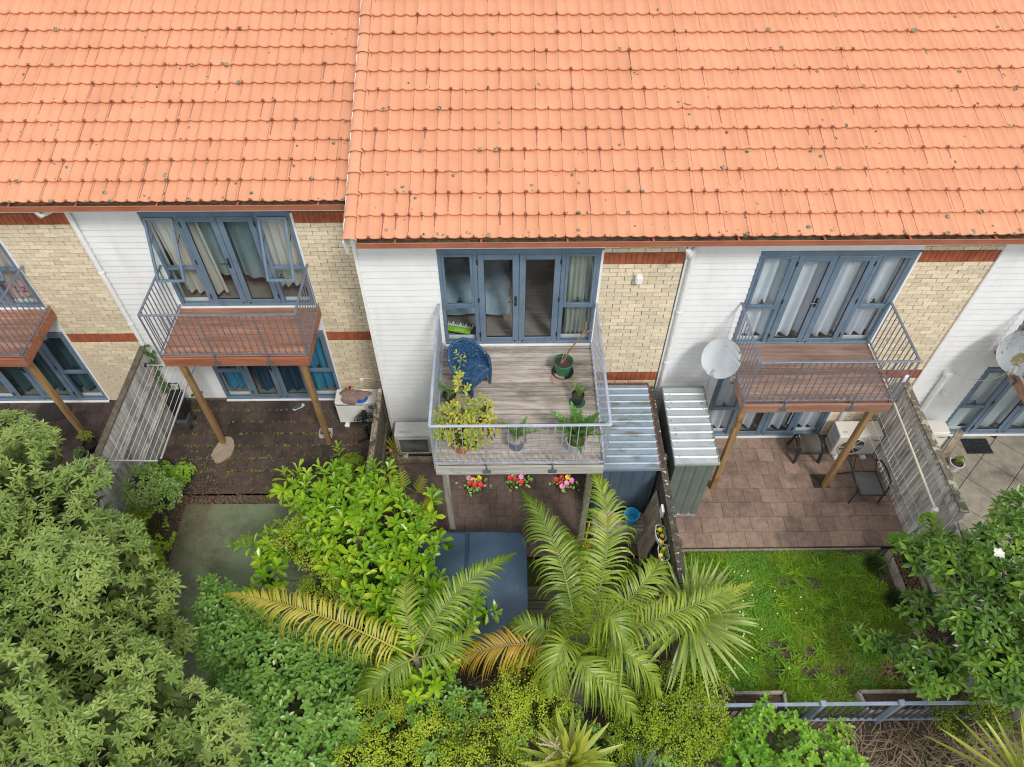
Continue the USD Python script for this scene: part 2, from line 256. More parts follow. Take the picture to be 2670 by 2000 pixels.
rng = np.random.default_rng(7)
PITCH = math.radians(20.0); GA = 0.37
def roof_point(x, s, h, y0, z0):
    """point on a roof slope: s metres up from the eave, h off the surface"""
    return np.stack([np.broadcast_to(x, np.broadcast(x, s, h).shape), y0 + s * math.cos(PITCH) - h * math.sin(PITCH), z0 + s * math.sin(PITCH) + h * math.cos(PITCH)], -1)
def tile_mesh(x0, w, row, y0, z0):
    n = max(7, int(round(w / 0.0231)) + 1); x = np.linspace(0, w, n); fr = ((x0 + x + 12.0 if y0 > 9 else x0 + x + 2.12) / 0.185) % 1.0
    prof = 0.034 * np.abs(2 * fr - 1) ** 2.1 + 0.004 * np.exp(-((np.minimum(fr, 1 - fr) - 0.11) / 0.04) ** 2)
    j = rng.normal(0, 0.0015, 3); s0 = row * GA + rng.normal(0, 0.003); P = []
    for t, lift in ((0.024, -0.002), (0.008, 0.014), (-0.003, 0.036 + j[0]), (0.002, 0.049 + j[0]), (GA * 0.5, 0.027 + j[1]), (GA * 1.1, 0.003)):
        P.append(roof_point(x0 + x * (1 - 0.0028 / w), s0 + t, prof + lift, y0, z0))
    return MB().grid(np.array(P)).get()

class House(Thing):
    def __init__(s, label, x0, xw0, xw1, x1, Y, name='terrace_house'):
        super().__init__(name, label, 'house', (x0, Y, 0)); s.x0, s.a, s.b, s.x1, s.Y = x0, xw0, xw1, x1, Y
        s.y0, s.z0 = (9.2, 5.31) if Y > 9 else (8.15, 5.43)
    def weatherboards(s):
        Y = s.Y; w = s.part('weatherboard_wall', MB().box((s.x0 + .002, Y + .02, 0.05), (s.a, Y + 0.2, s.z0 - .05)), 'white_trim'); B = []
        z = 0.08
        while z < s.z0 - 0.1:
            m = MB(); p = [(Y - 0.022, z), (Y - 0.004, z + 0.128), (Y + 0.02, z + 0.128), (Y + 0.02, z)]
            x0, x1 = s.x0 + .004, s.a - 0.002; jz = rng.normal(0, .0008)
            v = [(x, y + jz, zz) for x in (x0, x1) for y, zz in p]
            m.add(v, [(0, 1, 5, 4), (1, 2, 6, 5), (2, 3, 7, 6), (3, 0, 4, 7), (0, 3, 2, 1), (4, 5, 6, 7)]); B.append(m.get()); z += 0.13
        pieces(lambda n, m, t, kind=None: s.part(n, m, t, w, kind=kind), 'weatherboard', B, 'white_board')
        s.part('footing', MB().box((s.x0, Y - 0.012, -0.2), (s.a, Y + 0.2, 0.048)), 'mortar')
        s.part('corner_trim', MB().box((s.x0 - .004, Y - 0.034, 0.05), (s.x0 + 0.05, Y - .0, s.z0 - 0.12)), 'white_trim')
    def bricks(s):
        Y = s.Y; x0, x1 = s.b + 0.04, s.x1
        w = s.part('brick_wall', MB().box((x0, Y + 0.008, -0.2), (x1, Y + 0.2, s.z0 - 0.05)), 'mortar'); B, S = [], []
        bands = [(0.0, 1.80), (2.035, 4.58), (4.812, s.z0 - 0.13)]; z = 0.0; row = 0
        while z < s.z0 - 0.1:
            for sb in (1.80, 4.58):
                if sb - 0.05 < z < sb + 0.05:
                    x = x0
                    while x < x1 - 0.02:
                        e = min(x + 0.076, x1); S.append(MB().box((x, Y + rng.normal(0, .001), z), (e, Y + 0.06, z + 0.222), 0.003).get() if False else MB().box((x, Y + rng.normal(0, .001), z), (e, Y + 0.06, z + 0.222)).get()); x += 0.086
                    z += 0.232; break
            x = x0 - (0.125 if row % 2 else 0.0)
            while x < x1 - 0.02:
                a, e = max(x, x0), min(x + 0.24, x1)
                if e - a > 0.03:
                    j = rng.normal(0, 0.0015, 4); m = MB().box((a + j[0], Y + j[1], z + j[2]), (e + j[3], Y + 0.06, z + 0.0755 + j[2])); B.append(m.get())
                x += 0.25
            z += 0.0857; row += 1
        pp = lambda n, m, t, kind=None: s.part(n, m, t, w, kind=kind)
        pieces(pp, 'brick', B, 'cream_brick', 300 - len(S)); pieces(pp, 'red_brick', S, 'red_brick')
    def roof(s, xa, xb, rows=14):
        y0, z0 = s.y0, s.z0; mt = 'painted_tile_left' if s.Y > 9 else 'painted_tile_right'; L = rows * GA
        u = MB(); q = [roof_point(np.float64(x), d, h, y0, z0) for x in (xa, xb) for d, h in ((0.03, -0.002), (L, -0.002), (L, -0.14), (0.03, -0.14))]
        u.add(q, [(0, 1, 5, 4), (1, 2, 6, 5), (2, 3, 7, 6), (3, 0, 4, 7), (0, 3, 2, 1), (4, 5, 6, 7)])
        top = roof_point(np.float64(0), L, 0, y0, z0); m = [(xa, top[1], top[2]), (xb, top[1], top[2]), (xb, top[1] + 4, top[2] - 1.46), (xa, top[1] + 4, top[2] - 1.46)]
        u.add(m + [(a, b, c - 0.1) for a, b, c in m], [(0, 1, 2, 3), (4, 7, 6, 5), (0, 4, 5, 1), (1, 5, 6, 2), (2, 6, 7, 3), (3, 7, 4, 0)])
        r = s.part('roof', u, 'gutter_paint'); T = []
        n = int(math.ceil((xb - xa) / 0.37 - 0.05)); xs = [xa + (xb - xa) * k / n if False else min(xa + 0.37 * k, xb) for k in range(n + 1)]
        if xb - xs[-1] > 0.02: xs.append(xb)
        for row in range(rows):
            for k in range(len(xs) - 1):
                if xs[k + 1] - xs[k] > 0.03: T.append(tile_mesh(xs[k], xs[k + 1] - xs[k], row, y0, z0))
        pieces(lambda n_, m_, t_, kind=None: put(r, n_, m_, t_, 35, kind=kind, off=s.off), 'roof_tile', T, mt)
        m = MB()
        for k in range(int((xb - xa) / 0.4) + 1):
            x = xa + 0.4 * k; m.tube([(x, top[1] + .02, top[2] - 0.03), (min(x + 0.42, xb), top[1] + .02, top[2] - 0.03)], [0.115, 0.1], 10)
        s.part('ridge_cap', m, 'barge_tile', smooth=40)
        li = MB(); cnt = int((xb - xa) * 34)
        for k in range(cnt):
            d = rng.random(); row = int(rows * rng.random() ** 1.8); ss = row * GA + (rng.choice([0.005, 0.02, 0.32]) + rng.normal(0, .01) if rng.random() < .72 else rng.random() * .34)
            if row == 0 and rng.random() < .7: ss = abs(rng.normal(0.02, .08))
            if ss < 0.004: ss = 0.01
            x = xa + rng.random() * (xb - xa); rr = 0.009 + 0.034 * rng.random() ** 2.4; t = (ss % GA) / GA
            fr = ((x + (12.0 if y0 > 9 else 2.12)) / 0.185) % 1.0; base = 0.034 * abs(2 * fr - 1) ** 2.1 + 0.049 * (1 - t) + 0.004
            a = np.arange(9) * 2 * np.pi / 9; ra = rr * (0.7 + 0.5 * rng.random(9))
            P = [roof_point(x + ra * np.cos(a), ss + ra * np.sin(a), base - 0.006, y0, z0), roof_point(x + ra * .75 * np.cos(a), ss + ra * .75 * np.sin(a), base + rr * (.12 + .2 * rng.random()), y0, z0)]
            c = roof_point(np.float64(x), ss, base + rr * .25, y0, z0); v = np.vstack(P + [c[None]])
            f = [(i, (i + 1) % 9, 9 + (i + 1) % 9) for i in range(9)] + [(i, 9 + (i + 1) % 9, 9 + i) for i in range(9)] + [(9 + i, 9 + (i + 1) % 9, 18) for i in range(9)]
            li.add(v, f)
        s.part('lichen', li, 'lichen', r, smooth=60, kind='stuff')
    def gutter(s, xa, xb):
        y, z = s.y0 - 0.085, s.z0; m = MB()
        m.box((xa, y, z - 0.085), (xb, y + 0.006, z + 0.002)); m.box((xa, y + 0.006, z - 0.085), (xb, y + 0.125, z - 0.079)); m.box((xa, y + 0.125, z - 0.085), (xb, y + 0.13, z - 0.02))
        m.tube([(xa, y + .002, z + .004), (xb, y + .002, z + .004)], 0.009, 6); g = s.part('gutter', m, 'gutter_paint')
        P = [[(x, yy, z - 0.03 + 0.02 * meshkit.noise(np.array([x * 6, yy * 40, 0.])) - .012) for yy in np.linspace(y + 0.006, y + 0.125, 5)] for x in np.arange(xa, xb, 0.06)]
        s.part('gutter_debris', MB().grid(P), 'gutter_dirt', g)
        x = xa + 0.55
        while x < xb:
            s.part('gutter_strap', MB().bar((x, y - .004, z + 0.012), (x, y + 0.135, z + 0.0), 0.03, 0.004), 'gutter_paint', g); x += 1.22
        m = MB().box((xa, y + 0.135, z - 0.2), (xb, y + 0.155, z - 0.015)); m.box((xa, y + 0.155, z - 0.2), (xb, s.Y + 0.15, z - 0.185)); s.part('eave_fascia', m, 'white_trim')
    def window_bay(s, z0, z1, open_l=0.0, open_r=0.0, doors=True, inner=3.4, room='room_wall'):
        """a joinery unit: side light, pair of glazed doors, side light, each side light an awning sash over a fixed pane"""
        Y, a, b = s.Y, s.a, s.b; fw = 0.055; d0, d1 = a + 0.60, b - 0.60; yf, yb = Y - 0.03, Y + 0.06; zm = z0 + 0.86
        m = MB(); ch = 0.006
        m.box((a, yf, z1 - fw), (b, yb, z1), ch); m.box((a, yf, z0), (b, yb, z0 + fw), ch); m.box((a, yf - .012, z1), (b, yb, z1 + 0.035), ch)
        for x, w in ((a, fw), (b - fw, fw), (d0 - 0.07, 0.07), (d1, 0.07)): m.box((x, yf + .002, z0 + fw), (x + w, yb, z1 - fw), ch)
        for x0, x1 in ((a + fw, d0 - 0.07), (d1 + 0.07, b - fw)): m.box((x0, yf + .004, zm), (x1, yb, zm + 0.05), ch)
        w = s.part('window', m, 'frame_paint')
        m = MB().box((a - .01, Y - .06, z0 - 0.03), (b + .01, Y + .1, z0 - 0.002)); s.part('sill', m, 'white_trim', w)
        for side, (x0, x1, op) in enumerate(((a + fw, d0 - 0.07, open_l), (d1 + 0.07, b - fw, open_r))):
            s.part('lower_pane', MB().box((x0, Y, z0 + fw), (x1, Y + 0.006, zm)), 'window_glass', w)
            m = MB(); q = 0.042; h = z1 - fw - zm - 0.05; W = x1 - x0; g = MB()
            m.box((0, -0.022, -h), (q, 0.02, 0), 0.004).box((W - q, -0.022, -h), (W, 0.02, 0), 0.004).box((q, -0.022, -q), (W - q, 0.02, 0)).box((q, -0.022, -h), (W - q, 0.02, -h + q))
            g.box((q, -0.003, -h + q), (W - q, 0.003, -q)); R = rx(-op); t = (x0, Y - 0.012 - (0.02 if op else 0), z1 - fw)
            sa = s.part('sash', m.xf(R, t), 'frame_paint', w); s.part('pane', g.xf(R, t), 'window_glass', w)
            k = MB().box((W / 2 - .05, 0.02, -h + .05), (W / 2 + .05, 0.035, -h + .065)).box((W / 2 - .012, .02, -h + .05), (W / 2 + .012, .05, -h + .12)); s.part('latch', k.xf(R, t), 'black_plastic', w)
            if op:
                for xx in (x0 + .02, x1 - .02):
                    p1 = np.array(t) + rx(-op) @ np.array([xx - x0, 0.01, -h * .45]); s.part('stay', MB().bar((xx, Y + .0, z1 - fw - h * .35), p1, 0.012, 0.006), 'black_plastic', w)
        mid = (d0 + d1) / 2
        for x0, x1, sg in ((d0 + .006, mid - .004, 1), (mid + .004, d1 - .006, -1)):
            q = 0.098; m = MB(); yo = Y - 0.036
            m.box((x0, yo, z0 + .06), (x0 + q, Y + .01, z1 - .06), .005).box((x1 - q, yo, z0 + .06), (x1, Y + .01, z1 - .06), .005)
            m.box((x0 + q, yo + .002, z1 - .06 - q), (x1 - q, Y + .01, z1 - .06), .004).box((x0 + q, yo + .002, z0 + .06), (x1 - q, Y + .01, z0 + .06 + q + .01), .004)
            d = s.part('door', m, 'frame_paint'); s.part('pane', MB().box((x0 + q, Y - .012, z0 + .06 + q + .01), (x1 - q, Y - .006, z1 - .06 - q)), 'window_glass', d)
            e = MB()
            for p, r in (((x0 + q, yo + .012, z0 + .17), (x0 + q + .008, Y - .004, z1 - .06 - q)), ((x1 - q - .008, yo + .012, z0 + .17), (x1 - q, Y - .004, z1 - .06 - q)), ((x0 + q + .008, yo + .012, z1 - .166), (x1 - q - .008, Y - .004, z1 - .158)), ((x0 + q + .008, yo + .012, z0 + .168), (x1 - q - .008, Y - .004, z0 + .176))): e.box(p, r)
            s.part('glazing_seal', e, 'rubber_seal', d)
            hx = x0 if sg > 0 else x1
            for zz in (z0 + .2, z0 + 1.0, z1 - .25): s.part('hinge', MB().box((hx - .012, yo - .012, zz), (hx + .012, yo + .004, zz + .1), .004), 'black_plastic', d)
            s.part('bolt', MB().box(((x1 if sg > 0 else x0) - sg * .06 - .012, yo - .01, z0 + .075), ((x1 if sg > 0 else x0) - sg * .06 + .012, yo, z0 + .1)), 'black_plastic', d)
            if sg > 0:
                hm = MB().box((x1 - .068, yo - .012, z0 + .92), (x1 - .03, yo, z0 + 1.14), .006); hm.tube([(x1 - .049, yo - .01, z0 + 1.06), (x1 - .049, yo - .055, z0 + 1.06), (x1 - .09, yo - .06, z0 + 1.058), (x1 - .17, yo - .055, z0 + 1.056)], .011, 6)
                s.part('handle', hm, 'black_plastic', d)
        # the room behind
        zt, zb = z1 + 0.12, z0 - 0.02; x0, x1 = s.x0 + .25, s.x1 - .2; yb_, ye = Y + .2, Y + inner
        rm = MB().box((x0 - .1, ye, zb - .12), (x1 + .1, ye + .1, zt + .1)).box((x0 - .1, yb_, zb), (x0, ye, zt)).box((x1, yb_, zb), (x1 + .1, ye, zt)).box((x0 - .1, yb_, zt), (x1 + .1, ye, zt + .1))
        s.part('room', rm, room); s.part('room_floor', MB().box((x0 - .1, Y + .065, zb - .12), (x1 + .1, ye, zb)), 'carpet')
        s.part('room_skirting', MB().box((a + .03, Y + .08, zb), (d0 - .05, Y + .1, z0 + .1)).box((d1 + .05, Y + .08, zb), (b - .03, Y + .1, z0 + .1)), 'white_trim')
        # reveals beside the opening
        s.part('window_reveal', MB().box((a - .03, Y + .061, z0 - .02), (a + .01, yb_, z1 + .05)).box((b - .01, Y + .061, z0 - .02), (b + .04, yb_, z1 + .05)), 'white_trim')
    def spandrels(s):
        m = MB().box((s.a, s.Y - .005, 2.09), (s.b + .04, s.Y + .2, 2.70)).box((s.a, s.Y - .006, s.zh + .036), (s.b + .04, s.Y + .19, s.z0 - .1)); s.part('spandrel', m, 'white_trim')
        s.part('window_trim', MB().box((s.b + .001, s.Y - .02, .03), (s.b + .038, s.Y + .19, 2.08)).box((s.b + .001, s.Y - .02, 2.72), (s.b + .038, s.Y + .19, s.zh)), 'white_trim')
    def build(s, xa, xb, ol=0, orr=0, zs=2.78):
        s.zh = zs + 2.05
        s.weatherboards(); s.bricks(); s.window_bay(zs, s.zh, ol, orr); s.window_bay(0.03, 2.05); s.spandrels(); s.roof(xa, xb); s.gutter(xa, xb)
    def downpipe(s, x, z1=5.2):
        Y = s.Y - .07; y0 = s.y0 - 0.02; m = MB().tube([(x + .0, Y, 0.02), (x, Y, z1 - .25)], .041, 12)
        m.tube([(x, Y, z1 - .25), (x - .0, Y - .02, z1 - .16), (x - .18, y0, z1 - .1), (x - .2, y0, z1 + .02)], .041, 12)
        p = s.part('downpipe', m, 'white_trim', smooth=50)
        for zz in (.9, 2.35, 3.6): s.part('pipe_clip', MB().lathe([(.042, 0), (.05, .005), (.05, .045), (.042, .05)], (x, Y, zz), 12), 'white_trim', p); 
def H_(lbl, *a): return House(lbl, *a)
hA = H_('leftmost terrace house, cut by the left edge, cream brick beside an open window', -12.0, -10.85, -8.4, -7.05, LY); hA.build(-10.5, -7.05, 0, .3, 2.76)
hB = H_('set back terrace house with two open awning windows above a new red timber balcony', -7.05, -5.9, -3.48, -2.305, LY); hB.build(-7.05, -2.3, .42, .42, 2.76); hB.downpipe(-6.98)
hC = H_('middle terrace house standing forward, with the barge tiles and the weathered grey balcony', -2.3, -1.05, 1.45, 2.73, RY); hC.build(-2.12, 2.75, 0, 0, 2.84)
hD = H_('terrace house with white sheer curtains in the window right of the middle house', 2.75, 3.88, 6.3, 7.56, RY); hD.build(2.75, 7.56, 0, 0, 2.76); hD.downpipe(2.83)
hE = H_('rightmost terrace house, mostly white boards, cut by the right edge', 7.56, 8.72, 11.2, 12.4, RY); hE.build(7.56, 11.0, 0, 0, 2.76)
# barge tiles and verge of the middle house
for k in range(14):
    s0 = k * GA; y0, z0 = hC.y0, hC.z0; A = np.linspace(-0.15, math.pi + .15, 9); P = []
    for d, r, l in ((-.03, .098, .03), (-.03, .108, .03), (GA * .12, .108, .03), (GA * .13, .1, .028), (GA * 1.05, .092, .01)):
        P.append(roof_point(-2.21 - r * np.cos(A), np.full(9, s0 + d), r * .62 * np.sin(A) + l, y0, z0))
    hC.part('barge_tile', MB().grid(np.array(P)[:, ::-1]), 'barge_tile', smooth=40)
q = [roof_point(np.float64(x), d, h, hC.y0, hC.z0) for x in (-2.31, -2.29) for d, h in ((-.05, .03), (14 * GA, .03), (14 * GA, -.3), (-.05, -.3))]
hC.part('barge_board', MB().add(q, [(0, 1, 5, 4), (1, 2, 6, 5), (2, 3, 7, 6), (3, 0, 4, 7), (0, 3, 2, 1), (4, 5, 6, 7)]), 'white_trim')
hC.part('side_wall', MB().box((-2.302, RY + .021, 0), (-2.2, LY + 6, 5.4)), 'white_trim')
hC.part('verge_flashing', MB().bar(roof_point(np.float64(-2.09), 0.02, .022, hC.y0, hC.z0), roof_point(np.float64(-2.09), 14 * GA, .022, hC.y0, hC.z0), .03, .012), 'gutter_paint')
# wall fittings
hC.part('wall_light', MB().box((2.02, RY - .12, 4.27), (2.13, RY - .002, 4.42), .02), 'white_trim', label='small white sensor light on the brick')
for hx, x, z in ((hB, -2.98, .62),): hx.part('cable_box', MB().box((x - .04, LY - .05, z - .05), (x + .04, LY - .002, z + .05), .01), 'white_trim')
hB.part('cable', MB().tube([(-2.94, LY - .02, .66), (-2.75, LY - .03, .67), (-2.6, LY - .03, .62), (-2.45, LY - .04, .48), (-2.42, LY - .04, .3)], .012, 6), 'white_trim', smooth=60)
hB.part('garden_tap', MB().tube([(-6.35, LY - .02, .3), (-6.35, LY - .1, .3), (-6.35, LY - .12, .26)], .014, 6).box((-6.38, LY - .09, .32), (-6.32, LY - .07, .34)), 'bracket_metal')
hE.part('cable_duct', MB().tube([(8.02, RY - .06, .3), (8.02, RY - .06, 1.95)], .055, 8).box((7.95, RY - .13, 1.93), (8.09, RY - .002, 2.05), .02), 'white_trim', smooth=40)
hE.part('vent', MB().tube([(8.22, RY - .02, 1.42), (8.22, RY - .12, 1.42)], .05, 10), 'white_trim')
for xx in (6.52, 7.28): hD.part('cable_duct', MB().box((xx, RY - .05, .3), (xx + .09, RY - .001, 1.9 if xx > 7 else 1.75), .01), 'white_trim')

# ---------------------------------------------------------------- curtains and what shows in the rooms
def curtain(label, x0, x1, z0, z1, Y, mt, amp=.03, per=.13, seed=0, flare=0.0, lean=0.0, group=None):
    r = np.random.default_rng(seed); n = max(14, int((x1 - x0) / .018)); x = np.linspace(x0, x1, n); m = 7; P = []
    ph = np.cumsum(.018 * 2 * np.pi / (per * (1 + .5 * meshkit.noise(np.stack([x * 3, x * 0 + seed, x * 0], -1)))))
    for k in range(m):
        t = k / (m - 1); z = z1 + (z0 - z1) * t; zz = z + (0.03 * np.sin(x * 9 + seed) * (t == 1))
        P.append(np.stack([x + (x - (x0 + x1) / 2) * flare * t + lean * t, Y + amp * (.45 + .55 * t) * np.sin(ph + .3 * t), np.broadcast_to(zz, x.shape)], -1))
    single('curtain', MB().grid(np.array(P)), mt, label, 'curtain', True, group)
cu = LY + .14; u0, u1 = 2.8, 4.72
curtain('cream curtain gathered at the right end of the leftmost house upper window', -8.95, -8.45, 2.82, u1, cu, 'cream_cloth', .05, .12, 1)
curtain('dark teal curtain behind the lower doors of the leftmost house', -10.6, -8.5, .2, 1.95, cu + .04, 'dark_teal_cloth', .06, .2, 2)
curtain('cream curtain behind the left open awning window above the red balcony', -5.86, -5.1, 2.95, u1, cu, 'cream_cloth', .05, .13, 3, lean=.08)
curtain('cream curtain behind the right open awning window above the red balcony', -4.15, -3.52, 3.1, u1, cu, 'cream_cloth', .05, .13, 4)
curtain('pale teal curtain hanging unevenly behind the left door above the red balcony', -5.15, -4.66, 3.35, u1, cu + .06, 'teal_grey_cloth', .03, .2, 5)
curtain('pale teal curtain behind the right door above the red balcony', -4.66, -4.1, 3.25, u1, cu + .06, 'teal_grey_cloth', .03, .22, 6)
curtain('bright blue curtain in the left lower side window under the red balcony', -5.84, -5.38, .22, 1.98, cu, 'blue_cloth', .05, .15, 7)
curtain('dark blue lace curtain behind the lower doors under the red balcony', -5.2, -4.15, .12, 1.98, cu + .02, 'navy_lace', .04, .17, 8)
curtain('bright blue curtain in the right lower side window under the red balcony', -4.1, -3.52, .2, 1.98, cu, 'blue_cloth', .05, .15, 9)
cr = RY + .14
curtain('striped blind curtain behind the right side light above the grey balcony', .98, 1.42, 2.92, 4.84, cr, 'striped_cloth', .035, .055, 10)
for k, (a, b) in enumerate(((3.92, 4.46), (4.55, 5.08), (5.12, 5.72), (5.7, 6.26))):
    curtain(['white sheer curtain in the left upper side window with white curtains', 'white sheer curtain behind the left upper door with white curtains', 'white sheer curtain behind the right upper door with white curtains', 'white sheer curtain in the right upper side window with white curtains'][k], a, b, 2.86, 4.72, cr + .02 * (k % 2), 'sheer_cloth', .055, .14, 11 + k, .04)
for k, (a, b) in enumerate(((3.92, 4.42), (4.55, 4.98), (5.15, 5.62), (5.7, 6.26))):
    curtain(['white sheer curtain in the left lower side window beside the green shed', 'white sheer curtain behind the left lower door beside the tan post', 'white sheer curtain behind the right lower door under the brown balcony', 'white sheer curtain in the lower side window behind the stacked chairs'][k], a, b, .1, 1.98, cr + .02 * (k % 2), 'sheer_cloth', .05, .15, 21 + k, .03)
curtain('pale grey curtain across the lower windows of the rightmost house', 8.8, 11.1, .1, 1.98, cr, 'pale_grey_cloth', .03, .3, 31)
bd = Thing('bed', 'bed with grey-blue cover and wooden legs inside the middle upper room', 'bed', (-.9, 9.6, 2.82))
n = 22; X_, Y_ = np.meshgrid(np.linspace(-1.75, .06, n), np.linspace(9.05, 11.1, n)); ed = np.minimum(.06 - X_, np.minimum(Y_ - 9.05, .35)); 
Z_ = 3.36 - .34 * np.exp(-np.maximum(ed, 0) / .07) + .035 * meshkit.fbm(np.stack([X_ * 4, Y_ * 9, X_ * 0], -1))
bd.part('duvet', MB().grid(np.stack([X_ + .02 * np.sin(Y_ * 11), Y_ + .02 * np.sin(X_ * 9), Z_], -1)), 'bed_cloth', smooth=True)
pm('pine', (0.55, 0.3, 0.13), (0.62, 0.36, 0.17), 5, 0.5, stretch=(3, 3, .3)); pm('lime_plastic', (0.32, 0.68, 0.02), (0.36, 0.74, 0.03), 4, 0.35); pm('ivory', (0.78, 0.78, 0.74), None, 4, 0.4); pm('purple_plastic', (.16, .02, .2), None, 3, .4)
bd.part('bed_frame', MB().box((-1.7, 9.12, 2.98), (0.0, 11.0, 3.05)), 'pine')
for x, y in ((-.03, 9.16), (-1.6, 9.16), (-.03, 10.9)): bd.part('leg', MB().box((x - .03, y - .03, 2.82), (x + .03, y + .03, 2.98)), 'pine')
kb = Thing('toy_keyboard', 'lime green and black toy keyboard lying inside the middle side window', 'toy keyboard', (-.78, 8.86, 2.82), math.radians(-14), local=True)
kb.part('body', MB().box((-.3, -.11, 0), (.3, .13, .05), .02), 'black_plastic'); kb.part('panel', MB().box((-.29, -.1, .05), (.17, .02, .056), .002), 'lime_plastic')
for k in range(14): kb.part('key', MB().box((-.28 + k * .033, .03, .05), (-.25 + k * .033, .12, .062)), 'ivory')
bk = MB()
for k in range(13):
    if k % 7 not in (2, 6): bk.box((-.257 + k * .033, .065, .062), (-.24 + k * .033, .12, .072))
kb.part('black_keys', bk, 'black_plastic'); kb.part('end_cap', MB().box((.2, -.09, .05), (.29, .02, .055)), 'purple_plastic')
for k in range(5): kb.part('button', MB().box((-.12 + k * .035, -.06, .056), (-.1 + k * .035, -.04, .062)), 'ivory')
pm('pink_card', (0.7, 0.36, 0.36), (0.75, 0.42, 0.42), 3, 0.7); pm('dark_red', (0.25, 0.02, 0.03), None, 3, 0.6)
pk = Thing('pink_card', 'pink printed card leaning inside the leftmost upper window', 'card', (-8.9, LY + .1, 2.85))
pk.part('sheet', MB().bar((-9.2, LY + .12, 3.0), (-8.55, LY + .12, 3.12), .01, .36), 'pink_card')
for t, x in (('S', -9.02), ('I', -8.8), ('Z', -8.66)): pk.part('letter', text(t, .12, (x, LY + .11, 3.02), (1, 0, .18), (0, 0, 1)), 'dark_red')
# ================================================================ ground and paving
pm('soil', (0.055, 0.04, 0.028), (0.10, 0.075, 0.052), 9, 0.95, 0.6, c3=(0.05, 0.06, 0.022), s3=1.3, lo3=.55, hi3=.7)
pm('dark_joint', (0.03, 0.024, 0.018), (0.06, 0.048, 0.036), 14, 0.95, 0.5, c3=(0.05, 0.075, 0.015), s3=2, lo3=.55, hi3=.65)
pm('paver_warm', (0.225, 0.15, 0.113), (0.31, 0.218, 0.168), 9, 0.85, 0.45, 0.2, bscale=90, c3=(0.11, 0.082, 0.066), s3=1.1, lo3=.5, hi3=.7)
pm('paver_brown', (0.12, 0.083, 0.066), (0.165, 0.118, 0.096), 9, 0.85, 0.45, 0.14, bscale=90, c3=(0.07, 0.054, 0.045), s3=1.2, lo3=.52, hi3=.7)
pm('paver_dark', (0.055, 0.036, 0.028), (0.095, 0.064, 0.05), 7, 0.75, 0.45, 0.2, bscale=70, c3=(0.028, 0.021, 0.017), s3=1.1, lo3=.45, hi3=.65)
pm('slab_concrete', (0.215, 0.19, 0.152), (0.29, 0.26, 0.21), 6, 0.9, 0.35, 0.08, bscale=60, c3=(0.11, 0.095, 0.07), s3=1.4, lo3=.52, hi3=.72)
pm('moss', (0.045, 0.06, 0.01), (0.09, 0.11, 0.02), 30, 0.95, 0.8, c3=(0.05, 0.042, 0.03), s3=4, lo3=.5, hi3=.6)
pm('turf', (0.16, 0.215, 0.115), (0.27, 0.335, 0.2), 90, 0.95, 0.9, bscale=240, detail=2, bd=.02, c3=(0.13, 0.13, 0.08), s3=1.6, lo3=.46, hi3=.7)
pm('spa_deck', (0.10, 0.092, 0.06), (0.19, 0.175, 0.12), 6, 0.8, 0.5, 0.15, stretch=(.3, 3, 3), detail=6, c3=(0.07, 0.085, 0.03), s3=2)
pm('kerb', (0.20, 0.17, 0.14), (0.3, 0.27, 0.22), 12, 0.9, 0.5)
setting('ground', MB().box((-150, -120, -0.4), (150, 9.7, -0.075)), 'soil')
def paving(name, x0, x1, y0, y1, mt, w=.3, d=.3, drop=(), jit=.0015):
    g = setting(name, MB().box((x0, y0, -0.072), (x1, y1, -0.012)), 'dark_joint'); y, row, P = y1, 0, []
    while y > y0 + .05:
        x = x0 - (w / 2 if row % 2 else 0) - rng.random() * .03; a = max(y - d + .006, y0)
        while x < x1 - .03:
            l, r = max(x + .003, x0), min(x + w - .003, x1); j = rng.normal(0, jit, 4)
            if r - l > .05 and not any(l < px < r and a < py < y for px, py in drop):
                m = MB().box((l, a, -.06), (r, y, 0)); v, f = m.get(); v[:, 2] += (v[:, 2] > -.01) * (j[0] + (v[:, 0] - l) * j[1] * 3 + (v[:, 1] - a) * j[2] * 3); P.append((v, f))
            x += w
        y -= d; row += 1
    pieces(lambda n, m, t, kind=None: put(g, n, m, t, kind=kind), 'paver', P, mt); return g
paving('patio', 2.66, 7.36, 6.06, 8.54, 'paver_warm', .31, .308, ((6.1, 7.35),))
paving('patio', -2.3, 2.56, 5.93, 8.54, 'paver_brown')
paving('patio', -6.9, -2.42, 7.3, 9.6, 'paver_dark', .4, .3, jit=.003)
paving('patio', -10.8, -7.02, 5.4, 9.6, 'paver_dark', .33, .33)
single('kerb_board', MB().bar((2.7, 6.03, -.05), (6.75, 6.03, -.05), .035, .1), 'kerb', 'grey edging board between the right pavers and the lawn', 'edging')
